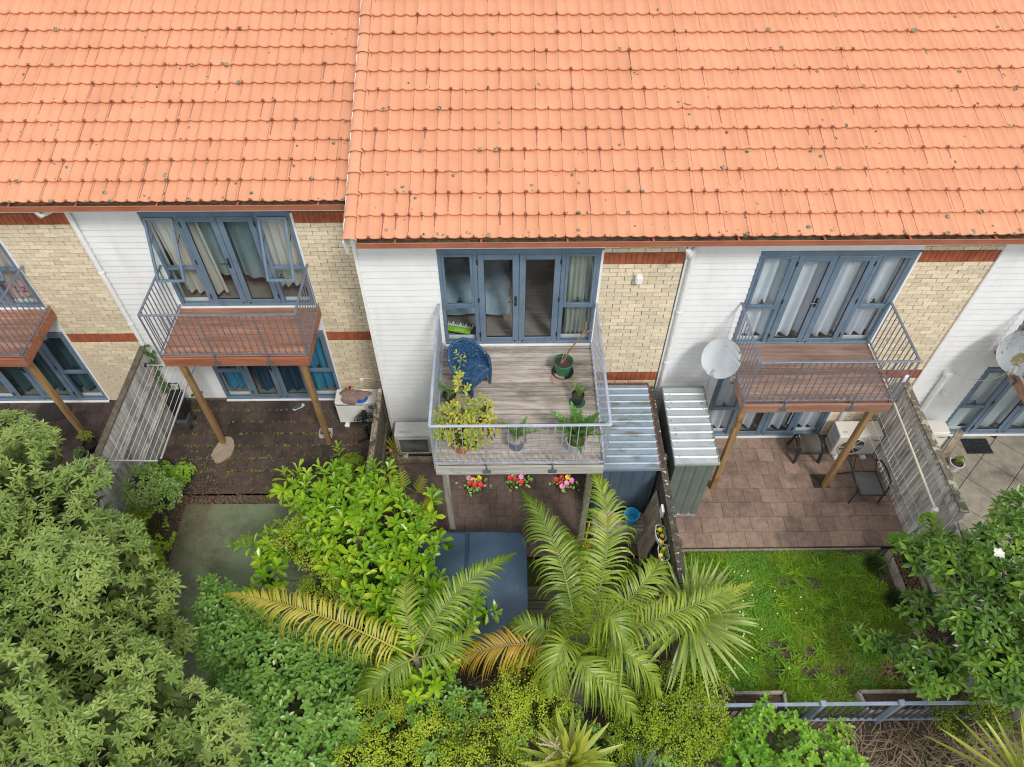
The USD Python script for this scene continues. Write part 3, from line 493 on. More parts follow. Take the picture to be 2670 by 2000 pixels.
# large diagonal slabs of the rightmost yard
from shapely.geometry import Polygon, box as sbox
from shapely import affinity
g = setting('patio', MB().box((7.4, 3.2, -0.072), (12.6, 8.54, -0.02)), 'dark_joint'); S = []
for i in range(-8, 9):
    for k in range(-8, 9):
        sl = affinity.rotate(sbox(i * .66 + .006, k * .66 + .006, i * .66 + .654, k * .66 + .654), 44, origin=(0, 0)); sl = affinity.translate(sl, 9.87, 8.42).intersection(sbox(7.42, 3.3, 12.5, 8.53))
        if sl.area > .03 and sl.geom_type == 'Polygon': S.append(MB().prism(list(sl.exterior.coords)[:-1], -.06, rng.normal(0, .0015)).get())
pieces(lambda n, m, t, kind=None: put(g, n, m, t, kind=kind), 'slab', S, 'slab_concrete')
def sheet(x0, x1, y0, y1, z, amp=.015, step=.08, sd=0):
    X, Y = np.meshgrid(np.arange(x0, x1 + step / 2, step), np.arange(y0, y1 + step / 2, step)); return MB().grid(np.stack([X, Y, z + amp * (meshkit.fbm(np.stack([X * 2.5, Y * 2.5, X * 0 + sd], -1), 3) - .5) * 2], -1))
setting('artificial_turf', sheet(-6.1, -2.45, 3.6, 7.06, -.016, .006, .12), 'turf', True)
setting('lawn', sheet(2.66, 7.0, 2.7, 6.0, -.045, .02, .09, 3), 'soil', True)
setting('mulch_bed', sheet(-6.9, -6.06, 3.2, 7.28, -.03, .014, .09, 4), 'soil', True)
setting('moss_ground', sheet(.28, 2.5, 5.38, 5.9, -.03, .012, .07, 5), 'moss', True)
g = setting('spa_deck', MB().box((.2, 3.3, -.07), (2.4, 5.36, -.03)), 'dark_joint')
y = 5.36
while y > 3.35: put(g, 'deck_board', MB().box((.2, y - .125, -.03), (2.4 + rng.normal(0, .01), y, .02 + rng.normal(0, .002))), 'spa_deck'); y -= .134

# ================================================================ balconies
def balcony(label, x0, x1, yf, yb, z, deck, beam, post, rail, bw=.14, rail_h=1.0, posts=(), nb=None, over=.0, sides='lr', post_mt='post_tan'):
    t = Thing('balcony', label, 'balcony', ((x0 + x1) / 2, yb, z))
    d = t.part('joists', MB().box((x0 + .02, yf + .03, z - .2), (x1 - .02, yf + .07, z - .035)).box((x0 + .05, yb - .06, z - .2), (x1 - .05, yb - .02, z - .035)), beam, kind='stuff'); y = yb - .02
    while y > yf + .02:
        a = max(y - bw + .009, yf - .012); t.part('deck_board', MB().box((x0, a, z - .03), (x1, y, z + rng.normal(0, .0012)), .004), deck, d); y -= bw
    t.part('front_beam', MB().box((x0, yf - .05, z - .235), (x1, yf - .014, z - .032), .005), beam)
    for x in (x0, x1 - .04): t.part('side_beam', MB().box((x, yf - .013, z - .23), (x + .04, yb - .01, z - .032), .005), beam)
    for px, py in posts: t.part('post', MB().box((px - .05, py - .05, -.05), (px + .05, py + .05, z - .237), .008), post_mt)
    X0, X1, YF = x0 - over, x1 + over, yf - .03; R = [((X0, yb - .02), (X0, YF)), ((X0, YF), (X1, YF)), ((X1, YF), (X1, yb - .02))]
    for k, (p, q) in enumerate(R):
        if k == 0 and 'l' not in sides or k == 2 and 'r' not in sides: continue
        p, q = np.array(p), np.array(q); L = np.linalg.norm(q - p); n = max(4, int(round(L / .112))); e = .022 if k == 1 else 0
        r = t.part('railing', MB().bar((*p, z + rail_h + e * .08), (*q, z + rail_h + e * .08), .042, .02, ch=.004), rail)
        t.part('bottom_rail', MB().bar((*p, z + .06 + e * .08), (*q, z + .06 + e * .08), .03, .012), rail, r)
        for i in range(0 if k == 1 else 1, n + (1 if k == 1 else 0)):
            c = p + (q - p) * i / n; w = .028 if k == 1 and i in (0, n) or (nb and k == 1 and i in nb) else .0125
            t.part('baluster', MB().box((c[0] - w / 2, c[1] - .0075, z + (.066 if w < .02 else -.1)), (c[0] + w / 2, c[1] + .0075, z + rail_h - .01)), rail, r)
            if nb and k == 1 and i in nb:
                t.part('bracket', MB().box((c[0] - .022, YF - .025, z - .17), (c[0] + .022, YF - .018, z - .06)).box((c[0] - .065, YF - .026, z - .2), (c[0] + .065, YF - .02, z - .1)).box((c[0] - .008, YF - .03, z - .19), (c[0] + .008, YF, z + .06)), 'bracket_metal', r)
        if k != 1:
            t.part('bracket', MB().bar((*(p + (q - p) * .5), z - .16), (*(p + (q - p) * .55), z - .16), .1, .12), 'bracket_metal', r)
    return t
balcony('leftmost red timber balcony on one tan post, cut by the left edge', -10.75, -8.3, 8.42, LY, 2.74, 'decking_red', 'beam_red', 'post_tan', 'rail_metal', posts=((-8.55, 8.66), (-10.6, 8.66)), nb=(7, 15))
balcony('new red timber balcony without furniture under the two open awning windows', -5.93, -3.42, 8.4, LY, 2.74, 'decking_red', 'beam_red', 'post_tan', 'rail_metal', posts=((-5.72, 8.48), (-3.6, 8.48)), nb=(8, 16))
balcony('deep weathered grey timber balcony with a blue chair and potted plants', -1.1, 1.46, 6.1, RY, 2.8, 'decking_grey', 'beam_grey', 'post_grey', 'rail_metal_bright', bw=.094, posts=((-.98, 6.2), (1.3, 6.2)), nb=(7, 16), post_mt='post_grey')
balcony('brown timber balcony under white sheer curtains with a round dish at its left corner', 3.84, 6.27, 7.26, RY, 2.78, 'decking_brown', 'beam_brown', 'post_tan', 'rail_metal', posts=((3.93, 7.34), (6.1, 7.36)), nb=(6, 16))
balcony('rightmost balcony with worn brown edge beam, cut by the right edge', 8.62, 11.1, 7.2, RY, 2.72, 'decking_grey', 'beam_brown', 'post_tan', 'rail_metal', posts=((11.0, 7.3),), nb=(6, 16))
pad = MB(); a = np.arange(14) * 2 * np.pi / 14; ra = .27 * (.8 + .35 * meshkit.noise(np.stack([np.cos(a) * 2, np.sin(a) * 2, a * 0 + 3], -1)))
pad.prism(list(zip(-5.68 + .75 * ra * np.cos(a) + .12 * np.sin(a) * ra, 8.30 + 1.15 * ra * np.sin(a))), -.06, .035)
pm('pad_concrete', (0.27, 0.215, 0.15), (0.36, 0.29, 0.21), 9, 0.9, 0.5); single('post_footing', pad, 'pad_concrete', 'rough concrete footing at the foot of the left post in the dark yard', 'footing')

# ================================================================ fences
pm('paling_grey', (0.34, 0.325, 0.30), (0.54, 0.52, 0.49), 7, 0.9, 0.5, 0.2, stretch=(3, 3, .25), detail=7, c3=(0.10, 0.085, 0.065), s3=2.2, lo3=.52, hi3=.72, stretch3=(2, 2, .4))
pm('cap_mossy', (0.075, 0.062, 0.045), (0.14, 0.12, 0.085), 10, 0.95, 0.7, 0.1, c3=(0.10, 0.105, 0.05), s3=5)
pm('cap_lichen', (0.10, 0.085, 0.065), (0.17, 0.15, 0.115), 10, 0.95, 0.7, 0.1, c3=(0.36, 0.38, 0.26), s3=7, lo3=.52, hi3=.58)
pm('cap_weathered', (0.15, 0.12, 0.08), (0.30, 0.255, 0.185), 8, 0.95, 0.7, 0.1, stretch=(3, .4, 1), c3=(0.05, 0.04, 0.03), s3=6, lo3=.5, hi3=.6)
pm('cap_black', (0.045, 0.038, 0.03), (0.09, 0.078, 0.06), 10, 0.95, 0.7, 0.1, c3=(0.5, 0.47, 0.38), s3=14, lo3=.58, hi3=.63)
def fence(label, x, y0, y1, z, side, mt='paling_grey', cap='cap_mossy', pw=.105, gap=.012, capw=.11, rails=(.35, 1.0, 1.6), zn=None, posts=(), rail_mt=None):
    """paling fence along y; the palings are on the side (+1 or -1 in x) turned to the camera's lane"""
    t = Thing('paling_fence', label, 'fence', (x, y0, 0)); y = y0; zf = lambda yy: z + ((zn or z) - z) * (yy - y0) / (y1 - y0); d = -1 if y1 < y0 else 1
    while (y1 - y) * d > pw * .5:
        j = rng.normal(0, .004, 3); h = zf(y) - .03 + j[0]
        t.part('paling', MB().box((x + side * (.018 + j[1] * .5), y, -.03), (x + side * .036, y + d * pw + j[2] * .5, h)), mt); y += d * (pw + gap)
    for r in rails: t.part('rail', MB().box((x - side * .03, y0, r), (x + side * .017, y1, r + .07)), rail_mt or mt)
    v = [(x + a, yy, zf(yy) + b) for yy in (y0, y1) for a, b in ((-capw / 2, 0), (capw / 2, 0), (capw / 2, -.035), (-capw / 2, -.035))]
    t.part('cap', MB().add(v, [(0, 1, 5, 4), (1, 2, 6, 5), (2, 3, 7, 6), (3, 0, 4, 7), (0, 3, 2, 1), (4, 5, 6, 7)]), cap)
    for py in posts: t.part('post', MB().box((x - side * .1, py - .05, -.05), (x + side * .012, py + .05, zf(py) - .036), .006), rail_mt or mt)
    return t
f1 = fence('grey paling fence with mossy dark cap left of the fold-down airer', -6.97, 9.5, 3.6, 1.8, 1, posts=(9.3, 7.0, 5.2)); 
for r in (.5, 1.15): f1.part('rail', MB().box((-6.93, 9.3, r), (-6.885, 7.0, r + .08)), 'paling_grey')
f1.part('rail', MB().bar((-6.91, 8.1, .1), (-6.91, 8.15, 1.7), .09, .04, (1, 0, 0)), 'paling_grey')
f2 = fence('weathered narrow fence beside the unit with the crumpled cloth', -2.39, 8.75, 5.2, 1.5, -1, cap='cap_weathered', mt='cap_mossy', capw=.1, rails=(.4, 1.25), posts=(8.65, 6.6))
pm('grey_tin', (0.5, 0.55, 0.56), None, 5, .4, metallic=.5)
f2.part('metal_plate', MB().bar((-2.39, 8.55, 1.503), (-2.39, 8.63, 1.503), .06, .006), 'grey_tin')
f3 = fence('blackened fence with pale lichen flecks between the two metal sheds and flower troughs', 2.61, 8.4, 4.6, 1.8, -1, mt='cap_mossy', cap='cap_black', capw=.11, rails=(.4, 1.5), posts=(6.9, 5.3))
f3.part('tag_plate', MB().box((2.49, 5.86, 1.5), (2.53, 6.0, 1.7)), 'white_trim')
f4 = fence('long grey paling fence with lichen cap beside the right clothes line', 7.32, 8.45, 5.75, 1.8, -1, cap='cap_lichen', pw=.08, gap=.022, capw=.12, rails=(.3, 1.66), posts=(8.38,))
f4.part('rail', MB().box((7.27, 8.2, 1.5), (7.30, 5.8, 1.66)), 'paling_grey')
f5 = fence('lower section of grey paling fence behind the magnolia', 7.34, 5.7, 2.9, 1.55, -1, cap='cap_lichen', pw=.09, gap=.012, capw=.1, rails=(.3,), zn=1.35, posts=(5.6, 4.2))
f5.part('rail', MB().bar((7.24, 5.72, 1.5), (7.24, 4.6, 1.28), .05, .14), 'paling_grey'); f5.part('rail', MB().bar((7.22, 5.7, 1.28), (7.22, 4.6, 1.1), .05, .1), 'paling_grey')
pm('old_post', (0.20, 0.15, 0.105), (0.38, 0.33, 0.26), 8, .9, .6, stretch=(1, 1, .3), c3=(.12, .08, .05), s3=5)
single('leaning_post', MB().bar((8.55, 7.86, -.02), (8.78, 8.18, .62), .13, .1), 'old_post', 'broken timber post leaning beside the doormat', 'post')
# blue metal fence at the back of the right garden
pm('fence_blue', (0.20, 0.245, 0.32), (0.26, 0.31, 0.385), 4, .4, metallic=.2, c3=(.28, .31, .34), s3=6, lo3=.6, hi3=.75); pm('fence_dark', (0.045, 0.055, 0.07), (0.07, 0.08, 0.10), 4, .5)
mf = Thing('metal_fence', 'slate blue metal picket fence across the bottom right garden', 'fence', (5, 3.12, 0))
mf.part('rail', MB().box((2.0, 3.085, .88), (8.8, 3.135, .915), .004), 'fence_blue'); mf.part('rail', MB().box((2.0, 3.09, .06), (8.8, 3.13, .1), .004), 'fence_blue')
x = 2.05
while x < 8.7: mf.part('picket', MB().box((x - .009, 3.1, .1), (x + .009, 3.118, .88)), 'fence_dark'); x += .115
for px in (2.2, 4.57, 5.72, 8.0): mf.part('post', MB().box((px - .037, 3.07, -.05), (px + .037, 3.145, .94), .006), 'fence_blue'); mf.part('post_cap', MB().box((px - .043, 3.064, .94), (px + .043, 3.15, .965), .008), 'fence_blue')
# garden bed edging
pm('edging_wood', (0.22, 0.2, 0.155), (0.38, 0.355, 0.29), 8, .9, .5, c3=(.12, .1, .07), s3=5)
pm('bark', (0.04, 0.024, 0.017), (0.11, 0.07, 0.048), 30, .95, .9)
def bed(label, pts, closed=True, z=.17):
    t = Thing('garden_bed', label, 'garden bed', (*pts[0], 0)); n = len(pts)
    t.part('soil', MB().prism(pts, -.06, z - .07), 'bark')
    for k in range(n if closed else n - 1): t.part('edge_board', MB().bar((*pts[k], z / 2 - .03), (*pts[(k + 1) % n], z / 2 - .03), .045, z + .06), 'edging_wood')
bed('timber edged bed of brown bark under the magnolia', [(6.8, 5.9), (7.18, 5.9), (7.2, 3.8), (6.86, 3.8)])
bed('empty timber edged bed at the left of the blue metal fence', [(3.4, 3.62), (3.55, 3.5), (4.32, 3.5), (4.3, 3.2), (3.3, 3.2)])
bed('timber edged bed by the second post of the blue metal fence', [(5.5, 3.5), (6.5, 3.5), (6.5, 3.2), (5.56, 3.2)])

# ================================================================ sheds
pm('shed_blue_roof', (0.21, 0.275, 0.345), (0.27, 0.34, 0.41), 4, .4, metallic=.2, c3=(0.15, 0.165, 0.16), s3=2.2, lo3=.52, hi3=.64, stretch3=(.8, 2.6, 1))
pm('shed_blue', (0.10, 0.145, 0.20), (0.13, 0.18, 0.245), 3, .4, metallic=.3); pm('shed_green_roof', (0.38, 0.425, 0.44), (0.46, 0.5, 0.515), 4, .42, metallic=.2, c3=(.34, .38, .4), s3=3)
pm('shed_green', (0.19, 0.235, 0.22), (0.235, 0.285, 0.265), 3, .38, metallic=.4); pm('rust', (0.12, 0.035, 0.015), (0.22, 0.075, 0.03), 25, .9, .5)
def ribbed(p, du, dv, L, W, pitch=.14, h=.018, flat=.5):
    """ribbed sheet: ribs run along du, the profile along dv"""
    p, du, dv = (np.array(q, float) for q in (p, du, dv)); n = np.cross(du, dv); n /= np.linalg.norm(n); u = []
    k = 0.0
    while k < W - 1e-6:
        for f, hh in ((0, 0), (flat, 0), (flat + .12, h), (1 - .12, h)): 
            if k + f * pitch <= W: u.append((k + f * pitch, hh))
        k += pitch
    u.append((W, 0)); u = np.array(u)
    return MB().grid(np.stack([p + a * du * L + u[:, :1] * dv + u[:, 1:] * n for a in (0, 1)]))
def shed(label, x0, x1, y0, y1, zb, zf, roof, wall, edge, ov=.05, pitch=.15):
    t = Thing('garden_shed', label, 'shed', (x0, y0, 0)); r0, r1 = x0 - ov, x1 + ov; a, b = y0 - ov, y1 + ov * .5; s = np.array([0, b - a, zb - zf]); L = np.linalg.norm(s); s /= L
    m = ribbed((r0, a, zf), (1, 0, 0), s, r1 - r0, L, pitch, .014, .66); v, f = m.get(); w = v - np.array([0, 0, .004]); m.add(w, f[:, ::-1]); t.part('roof', m, roof)
    for xx in (r0 - .004, r1 - .016): t.part('roof_edge', MB().bar((xx + .01, a, zf - .012), (xx + .01, b, zb - .012), .022, .05), edge)
    t.part('roof_edge', MB().box((r0, a - .014, zf - .05), (r1, a, zf + .012)), roof); t.part('roof_edge', MB().box((r0, b, zb - .03), (r1, b + .03, zb + .03)), 'rust' if edge == 'rust' else edge)
    z0 = min(zf, zb) - .02
    fw = t.part('front_wall', ribbed((x0, y0, 0.02), (0, 0, 1), (1, 0, 0), z0, x1 - x0, .19, .012, .62).xf(), wall); 
    t.part('side_wall', MB().box((x0, y0 + .014, .02), (x0 + .02, y1, z0)), wall); t.part('side_wall', ribbed((x1, y0, 0.02), (0, 0, 1), (0, 1, 0), z0, y1 - y0, .19, .012, .62), wall)
    t.part('side_wall', ribbed((x0 - .002, y1, 0.02), (0, 0, 1), (0, -1, 0), z0, y1 - y0, .19, .012, .62), wall)
    t.part('back_wall', MB().box((x0 + .02, y1 - .02, .02), (x1, y1, z0)), wall); t.part('base', MB().box((x0 + .01, y0 - .002, -.01), (x1 - .01, y0 + .02, .04)), 'grey_tin'); return t
shed('low blue metal shed with wet stained roof half under the grey balcony', 1.56, 2.5, 6.62, 8.3, 1.93, 1.88, 'shed_blue_roof', 'shed_blue', 'rust', pitch=.142)
sg = shed('tall narrow pale green metal shed beside the brown balcony', 2.84, 3.5, 6.74, 8.24, 1.9, 1.85, 'shed_green_roof', 'shed_green', 'shed_green', pitch=.165)
for k in range(26):
    yy = 6.8 + rng.random() * 1.4; xx = rng.choice([2.85, 2.9, 3.45, 3.5]) + rng.normal(0, .01); sg.part('roof_screw', MB().lathe([(.001, .012), (.007, .008), (.008, 0)], (xx, yy, 1.86 + (yy - 6.74) * .033), 6), 'rust')

# ================================================================ air conditioners
pm('ac_white', (0.62, 0.61, 0.57), (0.68, 0.67, 0.63), 2, .42); pm('ac_cream', (0.66, 0.63, 0.57), (0.72, 0.69, 0.63), 2, .42); pm('ac_dark', (0.05, 0.05, 0.05), (0.08, 0.08, 0.08), 5, .6); pm('ac_grey', (0.3, 0.31, 0.31), (0.36, 0.37, 0.37), 3, .5)
pm('logo_red', (0.45, 0.02, 0.015), None, 2, .5); pm('logo_navy', (0.02, 0.03, 0.10), None, 2, .5); pm('label_grey', (.42, .43, .42), None, 3, .6)
def ac(label, x0, x1, yf, yb, zb, zt, mt, style, foot=True):
    t = Thing('heat_pump', label, 'air conditioner', (x0, yf, zb)); W = x1 - x0; H = zt - zb
    t.part('case', MB().box((x0, yf + .012, zb), (x1, yb, zt - .03), .015), mt); t.part('lid', MB().box((x0 - .004, yf + .006, zt - .029), (x1 + .004, yb + .004, zt), .014), mt)
    cx, cz = x0 + W * .38, zb + H * .47; fr = t.part('front_panel', MB().box((x0 + .004, yf, zb + .01), (x1 - .004, yf + .011, zt - .032), .004), mt)
    if style == 'slats':
        t.part('grille_recess', MB().box((x0 + .03, yf - .004, zb + .05), (x0 + W * .66, yf - .001, zt - .07)), 'ac_dark', fr)
        for k in range(16):
            z = zb + .055 + k * (H - .15) / 15; t.part('slat', MB().bar((x0 + .025, yf - .014, z), (x0 + W * .67, yf - .014, z), .014, .012, (0, -.5, 1)), mt, fr)
        t.part('logo', MB().tube([(x1 - .16 + .045 * math.cos(q), yf - .003, zt - .13 + .025 * math.sin(q)) for q in np.linspace(.4, 5.2, 16)], .008, 6), 'logo_navy', fr)
        t.part('logo_mark', MB().box((x1 - .165, yf - .006, zt - .14), (x1 - .115, yf - .001, zt - .12)), 'logo_red', fr); t.part('lettering', text('GREE', .034, (x1 - .16, yf - .001, zt - .21), (1, 0, 0), (0, 0, 1)), 'logo_navy', fr)
    elif style == 'square':
        R = W * .30; o = [(cx - R, zb + .06), (cx + R, zb + .06), (cx + R, zt - .09), (cx - R, zt - .09)]
        t.part('grille_recess', MB().box((o[0][0], yf - .004, o[0][1]), (o[2][0], yf - .001, o[2][1])), 'ac_dark', fr); zc = (o[0][1] + o[2][1]) / 2; hh = (o[2][1] - o[0][1]) / 2
        for k in range(56):
            q = k * 2 * np.pi / 56; c, s_ = math.cos(q), math.sin(q); L = 1 / max(abs(c) / R, abs(s_) / hh); t.part('spoke', MB().bar((cx + .05 * c, yf - .012, zc + .05 * s_), (cx + L * c, yf - .008, zc + L * s_), .006, .005, (0, -1, 0)), 'ac_grey', fr)
        m = MB()
        for k in range(4): m.bar((o[k][0], yf - .01, o[k][1]), (o[(k + 1) % 4][0], yf - .01, o[(k + 1) % 4][1]), .02, .016, (0, -1, 0))
        t.part('grille_frame', m, mt, fr); t.part('hub', MB().lathe([(.001, .012), (.055, .01), (.06, 0)], (0, 0, 0), 16).xf(rx(math.pi / 2), (cx, yf - .008, zc)), 'ac_grey', fr)
        for k in range(4): t.part('rib', MB().box((x0 + W * .74, yf - .004, zb + .1 + k * .12), (x1 - .03, yf - .001, zb + .108 + k * .12)), 'ac_grey', fr)
        t.part('sticker', MB().box((x0 + .08, yf + .07, zt), (x0 + .32, yf + .12, zt + .002)), 'label_grey'); t.part('sticker', MB().box((x0 + .2, yf + .06, zt + .002), (x0 + .33, yf + .125, zt + .003)), 'grey_tin')
    else:
        R = H * .40
        t.part('fan_recess', MB().lathe([(.001, 0), (R, 0)], (0, 0, 0), 28).xf(rx(math.pi / 2), (cx, yf - .003, cz)), 'ac_grey', fr)
        for q0 in (0.3, 2.4, 4.5):
            P = [(cx + r_ * math.cos(q0 + a_), yf - .004 - .004 * a_, cz + r_ * math.sin(q0 + a_)) for r_ in (.06, R * .95) for a_ in np.linspace(0, 1.2, 6)]; t.part('blade', MB().grid(np.array(P).reshape(2, 6, 3)), 'ac_dark', fr)
        t.part('fan_ring', MB().tube([(cx + R * math.cos(q), yf - .012, cz + R * math.sin(q)) for q in np.linspace(0, 2 * np.pi, 33)], .012, 6), mt, fr, smooth=60)
        for q in (0.0, 1.05, 2.1, 3.14, 4.2, 5.25): t.part('spoke', MB().bar((cx, yf - .016, cz), (cx + R * math.cos(q), yf - .016, cz + R * math.sin(q)), .014, .008, (0, -1, 0)), mt, fr)
        t.part('hub', MB().lathe([(.001, .024), (.055, .02), (.06, 0)], (0, 0, 0), 16).xf(rx(math.pi / 2), (cx, yf - .008, cz)), mt, fr)
        for z in (zb + .06, zb + .25, zb + .43): t.part('side_grille', MB().box((x0 - .004, yf + .04, z), (x0 - .001, yb - .04, z + .16)), 'ac_grey')
        lx, lz = x1 - .19, zt - .12
        for dx, dz in ((0, .018), (-.016, -.009), (.016, -.009)):
            t.part('logo', MB().add([(lx + dx, yf - .004, lz + dz + .016), (lx + dx + .01, yf - .004, lz + dz), (lx + dx, yf - .004, lz + dz - .016), (lx + dx - .01, yf - .004, lz + dz)], [(0, 1, 2, 3)]), 'logo_red', fr)
        t.part('lettering', text('MITSUBISHI', .016, (lx + .1, yf - .002, lz - .014), (1, 0, 0), (0, 0, 1)), 'ac_dark', fr); t.part('lettering', text('ELECTRIC', .011, (lx + .085, yf - .002, lz - .034), (1, 0, 0), (0, 0, 1)), 'ac_dark', fr)
        t.part('sticker', MB().box((x0 + .08, yf + .08, zt), (x0 + .17, yf + .13, zt + .002)), 'label_grey')
    if foot:
        for x in (x0 + W * .16, x1 - W * .2): t.part('foot', MB().box((x - .05, yf - .06, 0), (x + .05, yb, zb - .03), .012).box((x - .03, yf - .03, zb - .03), (x + .03, yf + .08, zb), .01), 'white_trim')
    return t
ac('white air conditioner with slatted grille under a crumpled brown cloth', -3.42, -2.56, 8.9, 9.25, .09, .75, 'ac_white', 'slats')
ac('grey-white air conditioner with square radial grille left of the grey balcony post', -2.17, -1.22, 8.08, 8.42, .14, .75, 'ac_white', 'square')
ac('large cream air conditioner with round fan behind the right tan post', 6.36, 7.2, 8.0, 8.37, .1, .72, 'ac_cream', 'round')
ac('cream air conditioner half hidden behind the right fence', 7.66, 8.5, 8.06, 8.38, .09, .72, 'ac_cream', 'round')
single('base_plank', MB().box((-2.25, 7.98, 0), (-1.15, 8.06, .1), .006), 'old_post', 'old timber plank under the air conditioner left of the grey balcony', 'plank')
pm('brown_cloth', (0.2, 0.135, 0.115), (0.25, 0.17, 0.15), 6, .9); pm('plate_blue', (0.03, 0.11, 0.42), (0.04, 0.14, 0.5), 4, .35); pm('toy_orange', (0.7, 0.10, 0.02), None, 4, .4); pm('toy_blue', (0.01, 0.05, 0.11), None, 4, .35)
X_, Y_ = np.meshgrid(np.linspace(-1, 1, 46), np.linspace(-1, 1, 46)); rr = np.sqrt(X_ ** 2 + Y_ ** 2 + 1e-9); sq = np.maximum(abs(X_), abs(Y_)); X2, Y2 = X_ * sq / rr, Y_ * sq / rr; th = np.arctan2(Y2, X2); r2 = np.hypot(X2, Y2)
ed = .88 + .16 * np.sin(3 * th + 1) + .07 * np.sin(7 * th); px, py = -3.05 + .33 * X2 * ed, 9.05 + .2 * Y2 * ed; fo = meshkit.fbm(np.stack([px * 9, py * 9, px * 0], -1), 4); rd = np.abs(meshkit.fbm(np.stack([px * 7 + 9, py * 12, px * 0], -1), 3) - .5)
Z_ = .765 + .07 * (1 - r2 ** 2) + .13 * (.5 - rd * 2.2) * (1 - .6 * r2) + .03 * fo; Z_ = np.maximum(Z_, .757); Z_ = np.where(py < 8.9, .757 - (8.9 - py) * 1.2, Z_); py = np.where(py < 8.9, 8.893 - .012 * fo, py)
single('crumpled_cloth', MB().grid(np.stack([px, py, Z_], -1)), 'brown_cloth', 'crumpled dusty brown cloth lying on a white air conditioner', 'cloth', True)
single('plate', MB().lathe([(.001, .006), (.09, .006), (.13, .018), (.135, .012), (.09, 0), (.001, 0)], (-2.9, 9.0, .752), 24), 'plate_blue', 'blue plate showing from under the crumpled brown cloth', 'plate', True)
tc = Thing('toy_car', 'tiny dark toy car with orange wheels on the crumpled cloth', 'toy car', (-3.1, 9.08, .955)); tc.part('body', MB().box((-3.12, 9.05, .95), (-3.08, 9.15, .985), .012).box((-3.115, 9.08, .985), (-3.085, 9.12, 1.0), .006), 'toy_blue')
for dx in (-.035, .035):
    for dy in (.07, .13): tc.part('wheel', MB().lathe([(.001, -.014), (.021, -.012), (.021, .012), (.001, .014)], (0, 0, 0), 12).xf(ry(math.pi / 2), (-3.1 + dx, 9.0 + dy, .957)), 'toy_orange')

# ================================================================ fold-down airer, clothes line
pm('aluminium', (0.62, 0.63, 0.63), (0.72, 0.73, 0.73), 6, .3, metallic=.8); pm('wire_white', (0.6, 0.6, 0.58), None, 5, .5); pm('cream_tube', (0.58, 0.56, 0.43), (0.66, 0.64, 0.52), 4, .5)
al = Thing('wall_airer', 'fold-down aluminium clothes airer with many cords beside the left fence', 'clothes airer', (-6.95, 8.1, 1.5)); zz = 1.56
for p, q in (((-6.93, 9.22), (-5.99, 9.2)), ((-5.99, 9.2), (-5.99, 7.02)), ((-5.99, 7.02), (-6.93, 7.04))): al.part('frame_bar', MB().bar((*p, zz), (*q, zz), .035, .025, ch=.006), 'aluminium')
for k in range(9): x = -6.86 + k * .098; al.part('cord', MB().tube([(x, 9.21, zz), (x, 8.1, zz - .012), (x, 7.04, zz)], .0045, 4), 'wire_white')
for p in ((-6.93, 9.22), (-6.93, 7.04), (-5.99, 7.02)): al.part('corner', MB().box((p[0] - .035, p[1] - .04, zz - .025), (p[0] + .035, p[1] + .04, zz + .022), .01), 'black_plastic')
cl = Thing('clothes_line', 'fold-down clothes line with cream bar and thin wires along the right fence', 'clothes line', (7.1, 7.0, 1.6))
cl.part('bar', MB().tube([(7.04, 8.16, 1.64), (6.96, 6.05, 1.64), (6.97, 5.98, 1.63), (6.99, 5.95, 1.6), (7.0, 5.93, 1.55)], .02, 8), 'cream_tube', smooth=60)
cl.part('arm', MB().tube([(7.0, 5.93, 1.56), (6.68, 5.72, 1.15)], .016, 7), 'grey_tin'); cl.part('arm', MB().tube([(7.06, 8.16, 1.62), (6.62, 8.1, 1.16)], .014, 7), 'cream_tube'); cl.part('joint', MB().box((6.96, 5.88, 1.5), (7.04, 5.97, 1.6), .01), 'white_trim')
for k in range(3): a = .5 + .24 * k; p0, p1 = np.array([7.06, 8.16, 1.62]) * (1 - a) + np.array([6.62, 8.1, 1.16]) * a, np.array([7.0, 5.93, 1.56]) * (1 - a) + np.array([6.68, 5.72, 1.15]) * a; cl.part('wire', MB().tube([p0, (p0 + p1) / 2 - (0, 0, .015), p1], .003, 4), 'wire_white')

